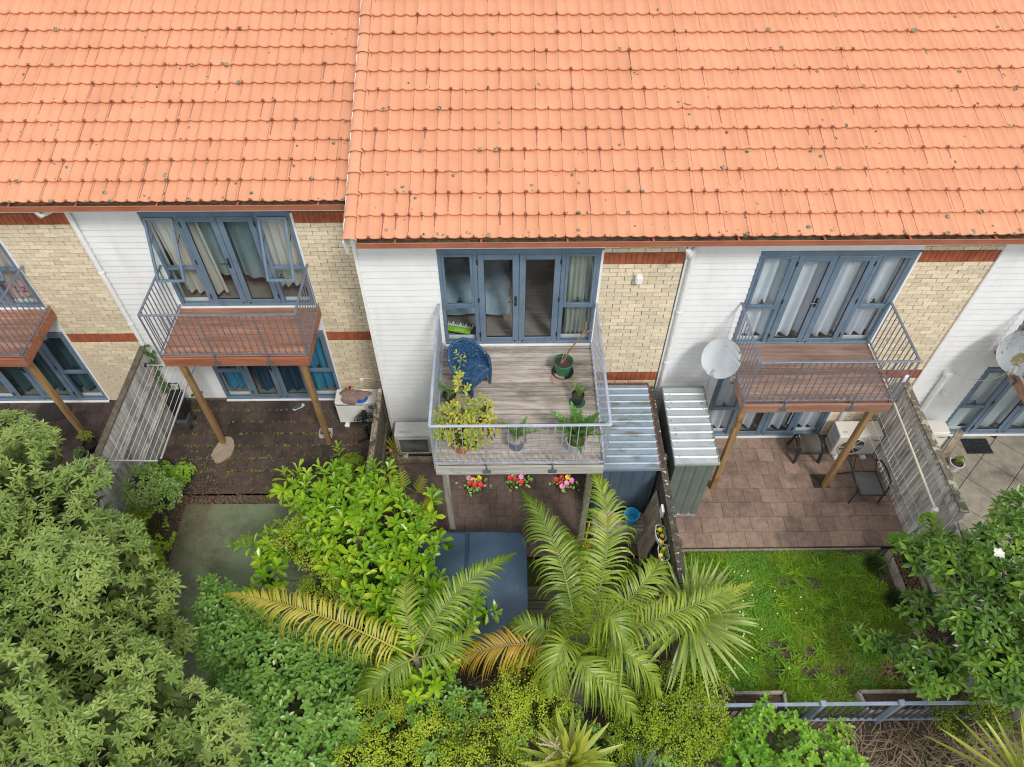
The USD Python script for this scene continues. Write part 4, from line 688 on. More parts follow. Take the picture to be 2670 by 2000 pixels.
# ================================================================ satellite dishes
pm('dish_grey', (0.40, 0.43, 0.45), (0.46, 0.49, 0.51), 2.5, .5, c3=(0.2, 0.18, 0.075), s3=9, lo3=.64, hi3=.68); pm('dish_stained', (0.30, 0.325, 0.34), (0.36, 0.385, 0.4), 2.5, .55, c3=(0.17, 0.155, 0.055), s3=7, lo3=.53, hi3=.58)
def dish(label, c, R, n, mt, foot, side):
    t = Thing('satellite_dish', label, 'satellite dish', foot); n = unit(n); r = unit(np.cross((0, 0, 1), n)); u = np.cross(n, r); Mx = np.stack([r, u, n], 1); c = np.array(c); pr = [(x, .16 * R * (x / R) ** 2) for x in np.linspace(.001, R, 9)]
    m = MB().lathe(pr + [(R + .006, .16 * R + .004), (R + .006, .16 * R - .01), (R, .16 * R - .012)] + [(x, z - .012) for x, z in pr[::-1][1:]], (0, 0, 0), 40, 1, 1.06).xf(Mx, c); t.part('reflector', m, mt, smooth=50)
    low = c - u * R * .98 + n * .16 * R; tip = c - u * R * .9 + n * R * 1.05 + r * side * .03
    t.part('arm', MB().tube([c - u * R * .9, low + n * .05 - u * .03, tip], .014, 7), 'dish_grey'); t.part('receiver', MB().tube([tip, tip + (c - tip) * .22], [.032, .028], 10).tube([tip - (c - tip) * .12, tip], [.022, .03], 8), 'ac_grey'); 
    t.part('receiver_cap', MB().tube([tip + (c - tip) * .22, tip + (c - tip) * .26], [.03, .012], 10), 'white_trim')
    b = c - n * .06; t.part('mount', MB().tube([b, b - n * .08 - u * .12, (foot[0], foot[1], foot[2] + .12), foot], .02, 8).box(np.array(foot) - .05, np.array(foot) + (.05, .02, .08), .006), 'grey_tin')
    return t
d1 = dish('clean pale grey round dish with few stains beside the brown balcony', (3.58, 8.02, 2.98), .315, (-.34, -.60, .74), 'dish_grey', (3.83, 7.86, 2.66), -1)
dish('heavily stained grey round dish at the right edge', (8.55, 8.0, 3.08), .35, (-.5, -.58, .64), 'dish_stained', (8.58, 7.95, 2.66), 1)
single('dish_cable', MB().tube([(3.75, 8.0, 2.7), (3.72, 8.3, 2.3), (3.7, 8.5, 1.9), (3.74, 8.5, 1.4), (3.66, 8.52, 1.1)], .006, 5), 'wire_white', 'thin white cable hanging down from the clean dish', 'cable', 60)
single('dish_cable', MB().tube([(8.02, 8.45, 2.03), (8.15, 8.44, 2.05), (8.32, 8.42, 1.92), (8.6, 8.4, 1.88), (8.75, 8.3, 2.05), (8.62, 8.0, 2.6)], .007, 5), 'wire_white', 'thin white cable looping from the white duct to the stained dish', 'cable', 60)

# ================================================================ spa pool
pm('spa_cover', (0.040, 0.074, 0.122), (0.05, 0.088, 0.14), 1.5, .45, .08, c3=(0.075, 0.115, 0.165), s3=1.3, lo3=.55, hi3=.85, bscale=200, spec=.5); pm('spa_case', (0.10, 0.075, 0.055), (0.14, 0.11, 0.08), 4, .6)
sp = Thing('spa_pool', 'covered spa pool with folding dark blue lid below the grey balcony', 'spa pool', (-.7, 5, 0))
def rrect(x0, x1, y0, y1, r, corners):
    P = []
    for k, (cx, cy) in enumerate(((x1 - r, y1 - r), (x0 + r, y1 - r), (x0 + r, y0 + r), (x1 - r, y0 + r))):
        if k in corners: P += [(cx + r * math.cos(q), cy + r * math.sin(q)) for q in np.linspace(k * math.pi / 2, (k + 1) * math.pi / 2, 10)]
        else: P.append(((x1, y1), (x0, y1), (x0, y0), (x1, y0))[k])
    return P
sp.part('cabinet', MB().prism(rrect(-1.66, .26, 4.06, 5.94, .2, (0, 1, 2, 3)), 0, .82), 'spa_case')
for x0, x1, cs in ((-.685, .31, (0, 3)), (-1.7, -.715, (1, 2))):
    lv = [((0.0), .80), (0.0, .875), (.012, .895), (.03, .902)]; pol = np.array(rrect(x0, x1, 4.02, 5.98, .24, cs)); cc = pol.mean(0); m = MB(); rings = []
    for ins, z in lv: q = cc + (pol - cc) * (1 - ins / .5); rings.append(np.c_[q, np.full(len(q), z)])
    ring = np.array(rings); ring = np.concatenate([ring, ring[:, :1]], 1)[:, ::-1]; m.grid(ring)
    top = rings[-1]; zc = .915; m.add(np.vstack([top, [[*cc, zc]]]), [(k, (k + 1) % len(top), len(top)) for k in range(len(top))]); sp.part('cover_panel', m, 'spa_cover', smooth=50)
sp.part('hinge_fold', MB().box((-.712, 4.03, .84), (-.688, 5.97, .885), .006), 'spa_cover'); sp.part('piping', MB().tube([(-.684, 4.03, .902), (-.684, 5.97, .902)], .006, 6), 'spa_cover'); sp.part('piping', MB().tube([(-.716, 4.03, .902), (-.716, 5.97, .902)], .006, 6), 'spa_cover')

# ================================================================ patio chairs
pm('chair_frame', (0.03, 0.031, 0.033), (0.045, 0.046, 0.048), 8, .4, metallic=.3); pm('sling_brown', (0.075, 0.062, 0.05), (0.1, 0.085, 0.07), 120, .85, .4, bscale=300); pm('sling_grey', (0.10, 0.10, 0.10), (0.13, 0.13, 0.128), 120, .85, .4, bscale=300)
ch = Thing('patio_chair', 'dark metal armchair with grey sling seat in front of the cream unit', 'chair', (6.73, 7.15, 0))
xs = np.linspace(6.53, 6.93, 8); P = [[(x + (.012 if False else 0) * y, y, .42 - .02 * math.sin((x - 6.53) / .4 * math.pi) + .03 * ((y - 6.9) / .5) ** 2 * (y < 7.0) - .03 * (y > 7.3)) for x in xs] for y in np.linspace(6.9, 7.42, 9)]
ch.part('seat', MB().grid(np.array(P)[:, :]), 'sling_grey', smooth=True); ch.part('front_rail', MB().tube([(6.51, 6.89, .415), (6.97, 6.89, .415)], .016, 8), 'chair_frame'); ch.part('back_rail', MB().tube([(6.54, 7.42, .4), (6.93, 7.42, .4)], .013, 8), 'chair_frame')
for sx, x in ((-1, 6.5), (1, 6.96)):
    ch.part('seat_rail', MB().tube([(x, 6.88, .415), (x, 7.44, .40)], .014, 7), 'chair_frame')
    ch.part('arm', MB().tube([(x + sx * .02, 7.62, .5), (x + sx * .07, 7.52, .6), (x + sx * .09, 7.3, .63), (x + sx * .09, 7.08, .6), (x + sx * .06, 6.98, .5), (x + sx * .03, 6.96, .38)], .018, 8), 'chair_frame', smooth=60)
    ch.part('leg', MB().tube([(x + sx * .03, 6.97, .40), (x + sx * .05, 7.02 - .05, .0)], .016, 7), 'chair_frame'); ch.part('leg', MB().tube([(x + sx * .02, 7.4, .42), (x + sx * .06, 7.62, .0)], .015, 7), 'chair_frame')
ch.part('back_frame', MB().tube([(6.52, 7.38, .42), (6.51, 7.5, .62), (6.53, 7.56, .72), (6.56, 7.58, .745), (6.87, 7.58, .745), (6.91, 7.56, .72), (6.94, 7.4, .44)], .011, 7), 'chair_frame', smooth=60)
stt = Thing('stacked_footstools', 'two dark sling footstools stacked beside the cream unit', 'footstool', (5.88, 8.0, 0))
for lv, dz in ((0, 0), (1, .055)):
    prof = [(8.3, .36), (8.24, .42), (8.12, .445), (8.0, .425), (7.92, .36), (7.9, .3)]
    if lv: stt.part('sling', MB().grid(np.array([[(x, y, z + dz) for x in np.linspace(5.7, 6.06, 6)] for y, z in prof])[:, ::-1]), 'sling_brown', smooth=True)
    for x in (5.66 - .03 * (1 - lv), 6.1 + .03 * (1 - lv)):
        stt.part('leg', MB().tube([(x, 8.34, 0 + dz * .3)] + [(x, y, z + dz) for y, z in prof[1:-1]] + [(x, 7.87 + .02 * lv, 0 + dz * .2)], .019, 7), 'chair_frame', smooth=60)
    stt.part('cross_bar', MB().tube([(5.66, 7.9, .29 + dz), (6.1, 7.9, .29 + dz)], .013, 7), 'chair_frame')

# ================================================================ small things in the yards
dm = Thing('doormat', 'black rubber doormat full of holes by the right door', 'doormat', (9.4, 8.25, 0)); M0 = MB()
holes = sbox(9.16, 8.06, 9.68, 8.42)
for i in range(15):
    for k in range(10):
        hx, hy = 9.205 + i * .0335 + (k % 2) * .0165, 8.095 + k * .0335
        if hx < 9.665: holes = holes.difference(Polygon([(hx + .0095 * math.cos(q), hy + .0095 * math.sin(q)) for q in np.arange(6) * math.pi / 3]))
import trimesh
tm = trimesh.creation.extrude_polygon(holes, .012, engine='earcut'); dm.part('mat', (np.array(tm.vertices) + (0, 0, .004), np.array(tm.faces)), 'black_plastic')
pm('mat_fibre', (0.018, 0.015, 0.013), (0.04, 0.034, 0.03), 40, .95, .8); q = np.arange(28) * 2 * np.pi / 28
single('doormat', MB().prism(list(zip(-9.45 + .36 * np.cos(q), 9.3 + .25 * np.sin(q))), .004, .018), 'mat_fibre', 'round dark doormat by the leftmost doors', 'doormat')
fn = Thing('pedestal_fan', 'black pedestal fan standing tilted back in front of the slatted unit', 'fan', (-2.8, 8.58, 0))
fn.part('pole', MB().tube([(-2.8, 8.58, .02), (-2.8, 8.58, .5)], [.02, .014], 8), 'black_plastic')
for k in range(4): a_ = k * math.pi / 2 + .5; fn.part('foot', MB().bar((-2.8, 8.58, .02), (-2.8 + .25 * math.cos(a_), 8.58 + .25 * math.sin(a_), .015), .04, .02), 'black_plastic')
fh = np.array([-2.79, 8.56, .66]); Mf = rx(-.25)
fn.part('motor', MB().lathe([(.001, .2), (.05, .19), (.06, .1), (.055, .02), (.001, .0)], (0, 0, 0), 14).xf(Mf, fh), 'black_plastic', smooth=40)
for rr_ in (.2, .15, .1): fn.part('guard_ring', MB().tube([fh + Mf @ np.array([rr_ * math.cos(a_), rr_ * math.sin(a_), .0 if rr_ == .2 else -.03]) for a_ in np.linspace(0, 2 * np.pi, 29)], .006, 5), 'black_plastic')
for k in range(28): a_ = k * 2 * np.pi / 28; fn.part('guard_wire', MB().tube([fh + Mf @ np.array([.03 * math.cos(a_), .03 * math.sin(a_), .05]), fh + Mf @ np.array([.17 * math.cos(a_), .17 * math.sin(a_), .045]), fh + Mf @ np.array([.2 * math.cos(a_), .2 * math.sin(a_), 0])], .003, 4), 'black_plastic')
for k in range(3):
    a_ = k * 2.09; fn.part('blade', MB().grid(np.array([[fh + Mf @ np.array([r_ * math.cos(a_ + b_), r_ * math.sin(a_ + b_), .01 - .02 * b_]) for b_ in np.linspace(0, 1.3, 5)] for r_ in (.04, .17)])), 'black_plastic')
pm('shoe_grey', (0.035, 0.06, 0.075), (0.07, 0.1, 0.115), 30, .8); pm('shoe_sole', (0.6, 0.6, 0.57), None, 5, .7); pm('tub_white', (0.5, 0.52, 0.48), None, 5, .6)
def shoe(name, label, x, y, rot, mt, strap=False):
    t = Thing(name, label, 'shoe' if not strap else 'sandal', (x, y, 0), rot, local=True); o = [(.13, 0), (.12, .032), (.06, .045), (-.03, .034), (-.1, .038), (-.13, 0), (-.1, -.035), (-.03, -.034), (.06, -.043), (.12, -.032)]
    t.part('sole', MB().prism(o, .002, .025), 'shoe_sole' if not strap else mt)
    if strap: t.part('strap', MB().tube([(.07, 0, .025), (.02, .02, .05), (-.02, .036, .026)], .009, 6).tube([(.07, 0, .025), (.02, -.02, .05), (-.02, -.036, .026)], .009, 6), mt, kind='stuff')
    else: t.part('upper', MB().lathe([(.036, 0), (.036, .03), (.03, .055), (.022, .065), (.018, .05), (.01, .03)], (0, 0, 0), 14, 2.7, 1.0).xf(None, (-.015, 0, .025)), mt, smooth=50); t.part('toe', MB().lathe([(.03, 0), (.026, .02), (.001, .028)], (.09, 0, .025), 10), 'shoe_sole', smooth=50)
shoe('shoe', 'single grey canvas shoe with white sole on the dark pavers near the blue curtains', -4.37, 9.37, .6, 'shoe_grey'); shoe('sandal', 'dark sandal lying at the left of the slatted unit', -3.64, 9.3, 1.0, 'ac_dark', True)
tb = Thing('plastic_tub', 'small empty white rimmed tub behind the middle dark yard post', 'tub', (-3.68, 8.66, 0)); m = MB()
for p, q_ in (((-3.8, 8.58), (-3.56, 8.58)), ((-3.56, 8.58), (-3.56, 8.74)), ((-3.56, 8.74), (-3.8, 8.74)), ((-3.8, 8.74), (-3.8, 8.58))): tb.part('side', MB().bar((*p, .06), (*q_, .06), .012, .11), 'tub_white')
tb.part('bottom', MB().box((-3.79, 8.59, .002), (-3.57, 8.73, .012)), 'ac_dark')
bx = Thing('folded_cart', 'black upright plastic cart leaning by the left downpipe', 'cart', (-6.6, 9.0, 0)); bx.part('body', MB().box((-6.72, 8.88, .25), (-6.5, 9.2, .85), .02), 'black_plastic'); bx.part('lower_box', MB().box((-6.7, 8.82, .03), (-6.48, 9.1, .25), .02), 'ac_dark'); bx.part('handle', MB().tube([(-6.7, 9.2, .8), (-6.7, 9.24, .98), (-6.52, 9.24, .98), (-6.52, 9.2, .8)], .012, 7), 'black_plastic')
for yy in (8.84, 9.1): bx.part('wheel', MB().lathe([(.001, -.02), (.045, -.018), (.045, .018), (.001, .02)], (0, 0, 0), 14).xf(ry(math.pi / 2), (-6.46, yy, .047)), 'black_plastic')
# buckets and toys behind the palm
pm('pink_plastic', (0.62, 0.22, 0.30), (0.68, 0.27, 0.35), 3, .4); pm('sky_plastic', (0.03, 0.30, 0.55), (0.05, 0.36, 0.62), 3, .4); pm('yellow_plastic', (0.75, 0.42, 0.02), None, 3, .4)
def bucket(label, x, y, z, r, mt):
    t = Thing('bucket', label, 'bucket', (x, y, z)); t.part('body', MB().lathe([(r * .75, 0), (r, .24), (r + .012, .24), (r + .012, .225), (r - .008, .225), (r * .75 - .01, .02), (.001, .02)], (x, y, z), 20), mt, smooth=50); t.part('handle', MB().tube([(x + r * math.cos(q), y - r * .6 * math.sin(q), z + .235 - .12 * math.sin(q)) for q in np.linspace(0, math.pi, 12)], .006, 5), 'ivory')
bucket('pink bucket on the crate behind the palm', 1.72, 6.32, .5, .13, 'pink_plastic'); bucket('bright blue bucket beside the pink one behind the palm', 2.18, 6.36, .5, .13, 'sky_plastic')
cr_ = Thing('wooden_crate', 'low wooden crate in front of the blue shed', 'crate', (1.95, 6.35, 0))
for z in (.02, .18, .34): 
    for y in (6.16, 6.52): cr_.part('slat', MB().box((1.52, y, z), (2.38, y + .02, z + .12)), 'edging_wood')
for k in range(5): cr_.part('top_slat', MB().box((1.5, 6.16 + k * .078, .475), (2.4, 6.16 + k * .078 + .068, .495)), 'edging_wood')
for x in (1.52, 2.34): cr_.part('corner_post', MB().box((x, 6.185, 0), (x + .04, 6.515, .474)), 'edging_wood')
tr = Thing('toy_rake', 'yellow plastic toy leaning beside the crate', 'toy', (1.42, 6.2, 0)); tr.part('shaft', MB().tube([(1.36, 6.05, .02), (1.44, 6.3, .6)], .014, 7), 'yellow_plastic'); tr.part('head', MB().bar((1.34, 6.06, .1), (1.5, 6.1, .12), .05, .06), 'yellow_plastic')
bo = MB().bar((2.5, 5.6, .0), (2.52, 6.5, .05), .03, .01)
single('plywood_board', MB().bar((2.35, 6.1, 0), (2.53, 6.1, 1.35), .75, .02, (1, 0, .1)), 'old_post', 'pale olive board leaning on the blackened fence', 'board')
# ---- wicker armchair
pm('wicker_blue', (0.007, 0.035, 0.09), (0.022, 0.10, 0.215), 26, .55, .5, stretch=(.7, .7, 4.5), lo=.42, hi=.58, c3=(0.42, 0.40, 0.36), s3=22, lo3=.62, hi3=.66, stretch3=(.8, .8, 2.5))
wc = Thing('wicker_armchair', 'chipped blue wicker tub armchair on the grey balcony', 'armchair', (-.6, 7.68, 2.8), math.radians(-42), local=True)
A = np.linspace(math.radians(42), math.radians(318), 150)
def rimz(a): c = (1 - np.cos(a)) / 2; return .5 + .03 * c + .21 * np.clip((c - .42) / .5, 0, 1) ** 1.3
rows = 34; P = []
for k in range(rows):
    t_ = k / (rows - 1); z = .03 + (rimz(A) - .03) * t_; R = .255 + .075 * t_ ** 1.4 + .011 * np.sin(A * 30) * np.sin(k * math.pi / 2 + .8)
    P.append(np.stack([R * 1.02 * np.cos(A), R * np.sin(A), z], -1))
Q = [np.stack([p[:, 0] * .93, p[:, 1] * .93, p[:, 2]], -1) for p in P]
wc.part('back', MB().grid(np.array(P)).grid(np.array(Q)[:, ::-1]), 'wicker_blue', smooth=60, kind='stuff')
rim = np.stack([.327 * 1.0 * np.cos(A), .322 * np.sin(A), rimz(A)], -1); m = MB().tube(rim, .026, 8)
for k in range(0, 148, 1): a0 = A[k]; wp = rim[k] + .029 * np.array([math.cos(a0) * math.cos(k * 2.4), math.sin(a0) * math.cos(k * 2.4), math.sin(k * 2.4)]); 
wc.part('rim', MB().tube(rim + .008 * np.sin(np.arange(150) * 1.9)[:, None] * np.array([0, 0, 1.0]), .027, 8), 'wicker_blue', smooth=60)
for k in range(21):
    y = -.25 + k * .025; half = math.sqrt(max(0.0001, .26 ** 2 - y * y)); wc.part('seat_strand', MB().tube([(-half, y, .395), (-.05, y, .402), (.2, y, .392), (.235, y, .36)], .0135, 6), 'wicker_blue')
fr_ = []
for k in range(16): t_ = k / 15; fr_.append([(.235 + .01 * t_ + .004 * math.sin(k * 2.1 + i * 2), -.215 + .43 * i / 30, .38 - .3 * t_ - (0.0 if abs(i - 15) > 11 else .0)) for i in range(31)])
wc.part('apron', MB().grid(np.array(fr_)[:9]), 'wicker_blue')
for x, y in ((.225, .2), (.225, -.2), (-.2, .17), (-.2, -.17)): wc.part('leg', MB().tube([(x, y, .38), (x * 1.06, y * 1.06, 0)], .021, 8), 'wicker_blue')
for y in (-.225, .225): wc.part('arm_front', MB().tube([(.235, y, .5), (.25, y * .98, .34), (.24, y * .95, .1)], .026, 8), 'wicker_blue', smooth=60)
pm('disc_wood', (0.25, 0.17, 0.125), (0.34, 0.25, 0.2), 6, .8, c3=(.4, .36, .32), s3=6)
q = np.arange(30) * 2 * np.pi / 30; single('wooden_disc', MB().prism(list(zip(.84 + .115 * np.cos(q), 7.75 + .115 * np.sin(q))), 2.803, 2.82), 'disc_wood', 'flat round wooden disc lying on the grey balcony boards', 'disc')
pm('twig', (0.18, 0.12, 0.08), (0.26, 0.18, 0.12), 20, .9)
s_ = 6 * GA + .06; single('twig', MB().tube([roof_point(np.float64(2.62), s_ + .06, .05, 8.15, 5.43), roof_point(np.float64(2.72), s_ + .02, .055, 8.15, 5.43), roof_point(np.float64(2.86), s_ - .02, .05, 8.15, 5.43)], [.012, .01, .006], 5), 'twig', 'short dry twig lying on the roof of the middle house', 'twig')
# ================================================================ plants
V = lambda *a: np.array(a, float)
def leaf_template(shape='lance', fold=.16, curl=.12):
    t = {'lance': ((0, .04), (.3, .42), (.62, .40), (1, 0)), 'obovate': ((0, .05), (.4, .36), (.75, .5), (1, .04)), 'round': ((0, .06), (.3, .45), (.68, .46), (1, .05)), 'tiny': ((0, .1), (.5, .5), (1, .0))}[shape]
    v, f = [], []
    for x, w in t: v += [(x, -w, fold * w * 2 * .5 - curl * x * x), (x, 0, -fold * .1 - curl * x * x), (x, w, fold * w * 2 * .5 - curl * x * x)]
    for i in range(len(t) - 1):
        a, b = 3 * i, 3 * i + 3; f += [(a, a + 1, b + 1), (a, b + 1, b), (a + 1, a + 2, b + 2), (a + 1, b + 2, b + 1)]
    return np.array(v, float), np.array(f)[:, ::-1]
DIAMOND = (np.array([(0, 0, 0), (.5, -.45, .06), (1, 0, 0), (.5, .45, .06)], float), np.array([(0, 1, 2), (0, 2, 3)]))
def place(tpl, pos, d, nrm, L, W):
    """leaf shapes at pos along d, top side to nrm; returns (N, k, 3) points and one leaf's faces"""
    v, f = tpl; d = unit(d); s = unit(np.cross(nrm, d)); n = np.cross(d, s); L = np.broadcast_to(L, len(pos))[:, None, None]; W = np.broadcast_to(W, len(pos))[:, None, None]
    return pos[:, None] + v[None, :, :1] * L * d[:, None] + v[None, :, 1:2] * W * s[:, None] + v[None, :, 2:] * L * n[:, None], f
def joined(P, f): n, k = P.shape[:2]; return P.reshape(-1, 3), (f[None] + (np.arange(n) * k)[:, None, None]).reshape(-1, 3)
FW = V(0, math.cos(math.radians(50.5)), -math.sin(math.radians(50.5)))
def seen_most(P, n):
    """the n leaves that lie nearest to a viewer in front, not behind one another, largest first"""
    c = P.mean(1) - CAM; z = c @ FW; g = np.floor(np.stack([c[:, 0] / z, np.cross(c, FW)[:, 0] / z], 1) * 130).astype(int); key = g[:, 0] * 100003 + g[:, 1]; o = np.argsort(z); _, first = np.unique(key[o], return_index=True); cand = o[first]
    a = np.linalg.norm(np.cross(P[cand, 1] - P[cand, 0], P[cand, -2] - P[cand, 0]), axis=1) / z[cand] ** 2; top = cand[np.argsort(-a)[:n]]; return np.sort(top)
def leaves(thing, P, f, mt, n=300, name='leaf', parent=None, smooth=False):
    if len(P) > n and n:
        k = seen_most(P, n); rest = np.setdiff1d(np.arange(len(P)), k)
        for i in k: thing.part(name, (P[i], f), mt, parent)
        thing.part('foliage', joined(P[rest], f), mt, parent, kind='stuff')
    elif n:
        for p in P: thing.part(name, (p, f), mt, parent)
    else: thing.part('foliage', joined(P, f), mt, parent, kind='stuff')
def on_blobs(blobs, n, r, up=.35, low=-.25, gap=.0, seed=0):
    """n points on the outside of a crown of blobs (x, y, z, rx, rz) with outward directions, thinned where a noise is low"""
    B = np.array(blobs, float); area = B[:, 3] * (B[:, 3] + B[:, 4]); i = r.choice(len(B), n, p=area / area.sum()); d = unit(r.normal(size=(n, 3))); d[:, 2] = np.where(d[:, 2] < low, -d[:, 2], d[:, 2]); d = unit(d)
    k = .80 + .34 * meshkit.fbm(np.c_[d * 2.2 + i[:, None] * 7.3], 3, seed); k *= np.where(r.random(n) < .25, .6 + .4 * r.random(n), 1)
    p = B[i, :3] + d * np.stack([B[i, 3], B[i, 3], B[i, 4]], 1) * k[:, None]; q = (p[:, None] - B[None, :, :3]) / np.stack([B[:, 3], B[:, 3], B[:, 4]], 1)[None]; ins = (np.linalg.norm(q, axis=2) < .72).any(1)
    keep = ~ins
    if gap: keep &= meshkit.fbm(p * 3.1, 3, seed + 5) > gap
    return p[keep], unit(unit(d / np.stack([B[i, 3], B[i, 3], B[i, 4]], 1))[keep] + V(0, 0, up))
def apart(p, ax, d, r):
    """drops points so that the rest keep about d between them"""
    from scipy.spatial import cKDTree
    o = r.permutation(len(p)); p, ax = p[o], ax[o]; tr = cKDTree(p); dead = np.zeros(len(p), bool)
    for i in range(len(p)):
        if not dead[i]:
            for j in tr.query_ball_point(p[i], d):
                if j > i: dead[j] = True
    return p[~dead], ax[~dead]
def rosettes(p, ax, n, L, W, r, e0=8, e1=62, tpl=None, stem=.0, jl=.2, tip_down=.2):
    N = len(p); ax = unit(ax + r.normal(0, .16, ax.shape)); h = unit(np.cross(ax, unit(r.normal(size=(N, 3))))); b = np.cross(ax, h); k = np.arange(n)
    a = (k * 2.399)[None] + r.random((N, 1)) * 6.3 + r.normal(0, .14, (N, n)); e = np.radians(np.linspace(e0, e1, n))[None] + r.normal(0, .11, (N, n)); d = np.cos(e)[..., None] * (np.cos(a)[..., None] * h[:, None] + np.sin(a)[..., None] * b[:, None]) + np.sin(e)[..., None] * ax[:, None]
    d[..., 2] -= tip_down * r.random((N, n)); pos = p[:, None] + ax[:, None] * (stem * k / n)[None, :, None] + d * L * .05; l = L * (1 - .35 * (k / n))[None] * (1 + r.normal(0, jl, (N, n))); 
    return place(tpl, pos.reshape(-1, 3), d.reshape(-1, 3), np.broadcast_to(ax[:, None], d.shape).reshape(-1, 3), l.reshape(-1), l.reshape(-1) * W / L)
def limbs(thing, base, blobs, r0, mt, r, twigs=3):
    base = V(*base); top = np.array([b[:3] for b in blobs]).mean(0); fork = base + (top - base) * .45
    thing.part('trunk', MB().tube([base - V(0, 0, .1), base + (fork - base) * .5 + V(.04, -.03, 0), fork], [r0 * 1.25, r0, r0 * .8], 9), mt, smooth=60)
    for b in blobs:
        e = V(*b[:3]) + V(0, 0, -.25 * b[4]); m = (fork + e) / 2 + r.normal(0, .06, 3); m_ = MB().tube([fork, m, e, e + V(0, 0, b[4] * .6)], [r0 * .55, r0 * .38, r0 * .22, r0 * .08], 6)
        for _ in range(twigs): t = e + unit(r.normal(size=3)) * b[3] * .75; t[2] = max(t[2], e[2]); m_.tube([e, (e + t) / 2 + V(0, 0, .05), t], [r0 * .16, r0 * .1, r0 * .05], 4)
        thing.part('branch', m_, mt)
pm('grey_bark', (0.09, 0.075, 0.06), (0.16, 0.14, 0.115), 14, .9, .6, stretch=(1, 1, .4)); pm('green_stem', (0.13, 0.15, 0.04), (0.2, 0.21, 0.07), 10, .7)
leafm('tree_leaf', [(.10, .18, .035), (.25, .34, .085), (.42, .50, .17), (.60, .63, .26)], .42, .3); leafm('bright_leaf', [(0.0508, 0.156, 0.0096), (0.145, 0.312, 0.0144), (0.348, 0.494, 0.024), (0.667, 0.689, 0.09)], .3, .3)
leafm('hedge_leaf', [(.06, .15, .022), (.15, .29, .05), (.28, .43, .095), (.46, .58, .16)], .36, .26); leafm('vine_leaf', [(0.11, 0.172, 0.011), (0.242, 0.333, 0.0176), (0.407, 0.494, 0.0385), (0.55, 0.621, 0.066)], .5, .38)
leafm('magnolia_leaf', [(.02, .055, .012), (.045, .115, .016), (.10, .20, .022), (.20, .33, .03), (.46, .54, .05)], .36, .14, .5); leafm('light_leaf', [(0.075, 0.192, 0.0165), (0.163, 0.336, 0.0275), (0.288, 0.468, 0.044), (0.425, 0.552, 0.066)], .4, .3)
leafm('olive_leaf', [(.09, .2, .025), (.17, .31, .035), (.33, .42, .05), (.52, .42, .08), (.55, .24, .10)], .45, .28); leafm('small_dark_leaf', [(0.07, 0.14, 0.0308), (0.154, 0.259, 0.056), (0.28, 0.378, 0.112)], .42, .22)
leafm('yellowgreen_leaf', [(0.0875, 0.163, 0.01), (0.237, 0.338, 0.0175), (0.45, 0.537, 0.0375)], .45, .32); leafm('yellow_leaf', [(.6, .34, .015), (.7, .42, .02), (.62, .22, .02)], .5, .3)
leafm('palm_leaf', [(0.072, 0.14, 0.0108), (0.138, 0.224, 0.0162), (0.24, 0.325, 0.0288), (0.384, 0.426, 0.054)], .45, .26, .6); leafm('palm_yellow', [(.24, .22, .015), (.36, .32, .025), (.48, .42, .07)], .5, .25, .6); leafm('palm_brown', [(.16, .15, .015), (.30, .23, .018), (.42, .26, .03), (.46, .33, .15)], .45, .2)
leafm('sword_leaf', [(0.187, 0.286, 0.055), (0.308, 0.396, 0.099), (0.44, 0.506, 0.165)], .36, .24); leafm('yucca_leaf', [(.22, .27, .035), (.34, .38, .05), (.46, .47, .08)], .36, .22); leafm('blue_sword_leaf', [(.075, .125, .08), (.12, .17, .11)], .4, .2); leafm('gold_leaf', [(.6, .42, .02), (.72, .5, .04)], .4, .3)
leafm('grass_blade', [(0.1, 0.216, 0.0144), (0.188, 0.348, 0.024), (0.3, 0.456, 0.036), (0.45, 0.48, 0.108)], .5, .32); leafm('clover_leaf', [(0.065, 0.18, 0.0144), (0.13, 0.3, 0.0216), (0.234, 0.432, 0.036)], .5, .28); leafm('dark_tuft', [(.015, .045, .008), (.03, .075, .012)], .5, .2); leafm('cycad_leaf', [(0.048, 0.156, 0.0216), (0.09, 0.24, 0.036), (0.168, 0.348, 0.06)], .3, .22, .6)
leafm('ivy_leaf', [(0.0252, 0.077, 0.0196), (0.056, 0.14, 0.035), (0.126, 0.252, 0.07)], .35, .2); leafm('dead_leaf', [(.10, .055, .035), (.2, .12, .075), (.32, .22, .15), (.42, .33, .25)], .8, .1, .2); leafm('straw', [(.18, .12, .075), (.3, .22, .15), (.42, .34, .25)], .8, .05, .2)
T_L, T_O, T_R, T_S = leaf_template('lance', .2, .1), leaf_template('obovate', .22, .1), leaf_template('round', .2, .08), DIAMOND
def core(t, blobs, n, L, mt, seed):  # inner leaves take the darkened copy, painting deep shade into crown gaps
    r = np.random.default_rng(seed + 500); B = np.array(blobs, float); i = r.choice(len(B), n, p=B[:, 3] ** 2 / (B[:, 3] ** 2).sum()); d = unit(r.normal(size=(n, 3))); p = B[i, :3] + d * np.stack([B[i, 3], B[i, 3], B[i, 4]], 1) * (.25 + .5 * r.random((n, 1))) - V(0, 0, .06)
    P, f = place(T_R, p, unit(r.normal(size=p.shape) * (1, 1, .35)), V(0, 0, 1) + r.normal(0, .45, p.shape), L * (.7 + .6 * r.random(n)), L * .62); t.part('inner_foliage', joined(P, f), mt + '_shaded', kind='stuff')
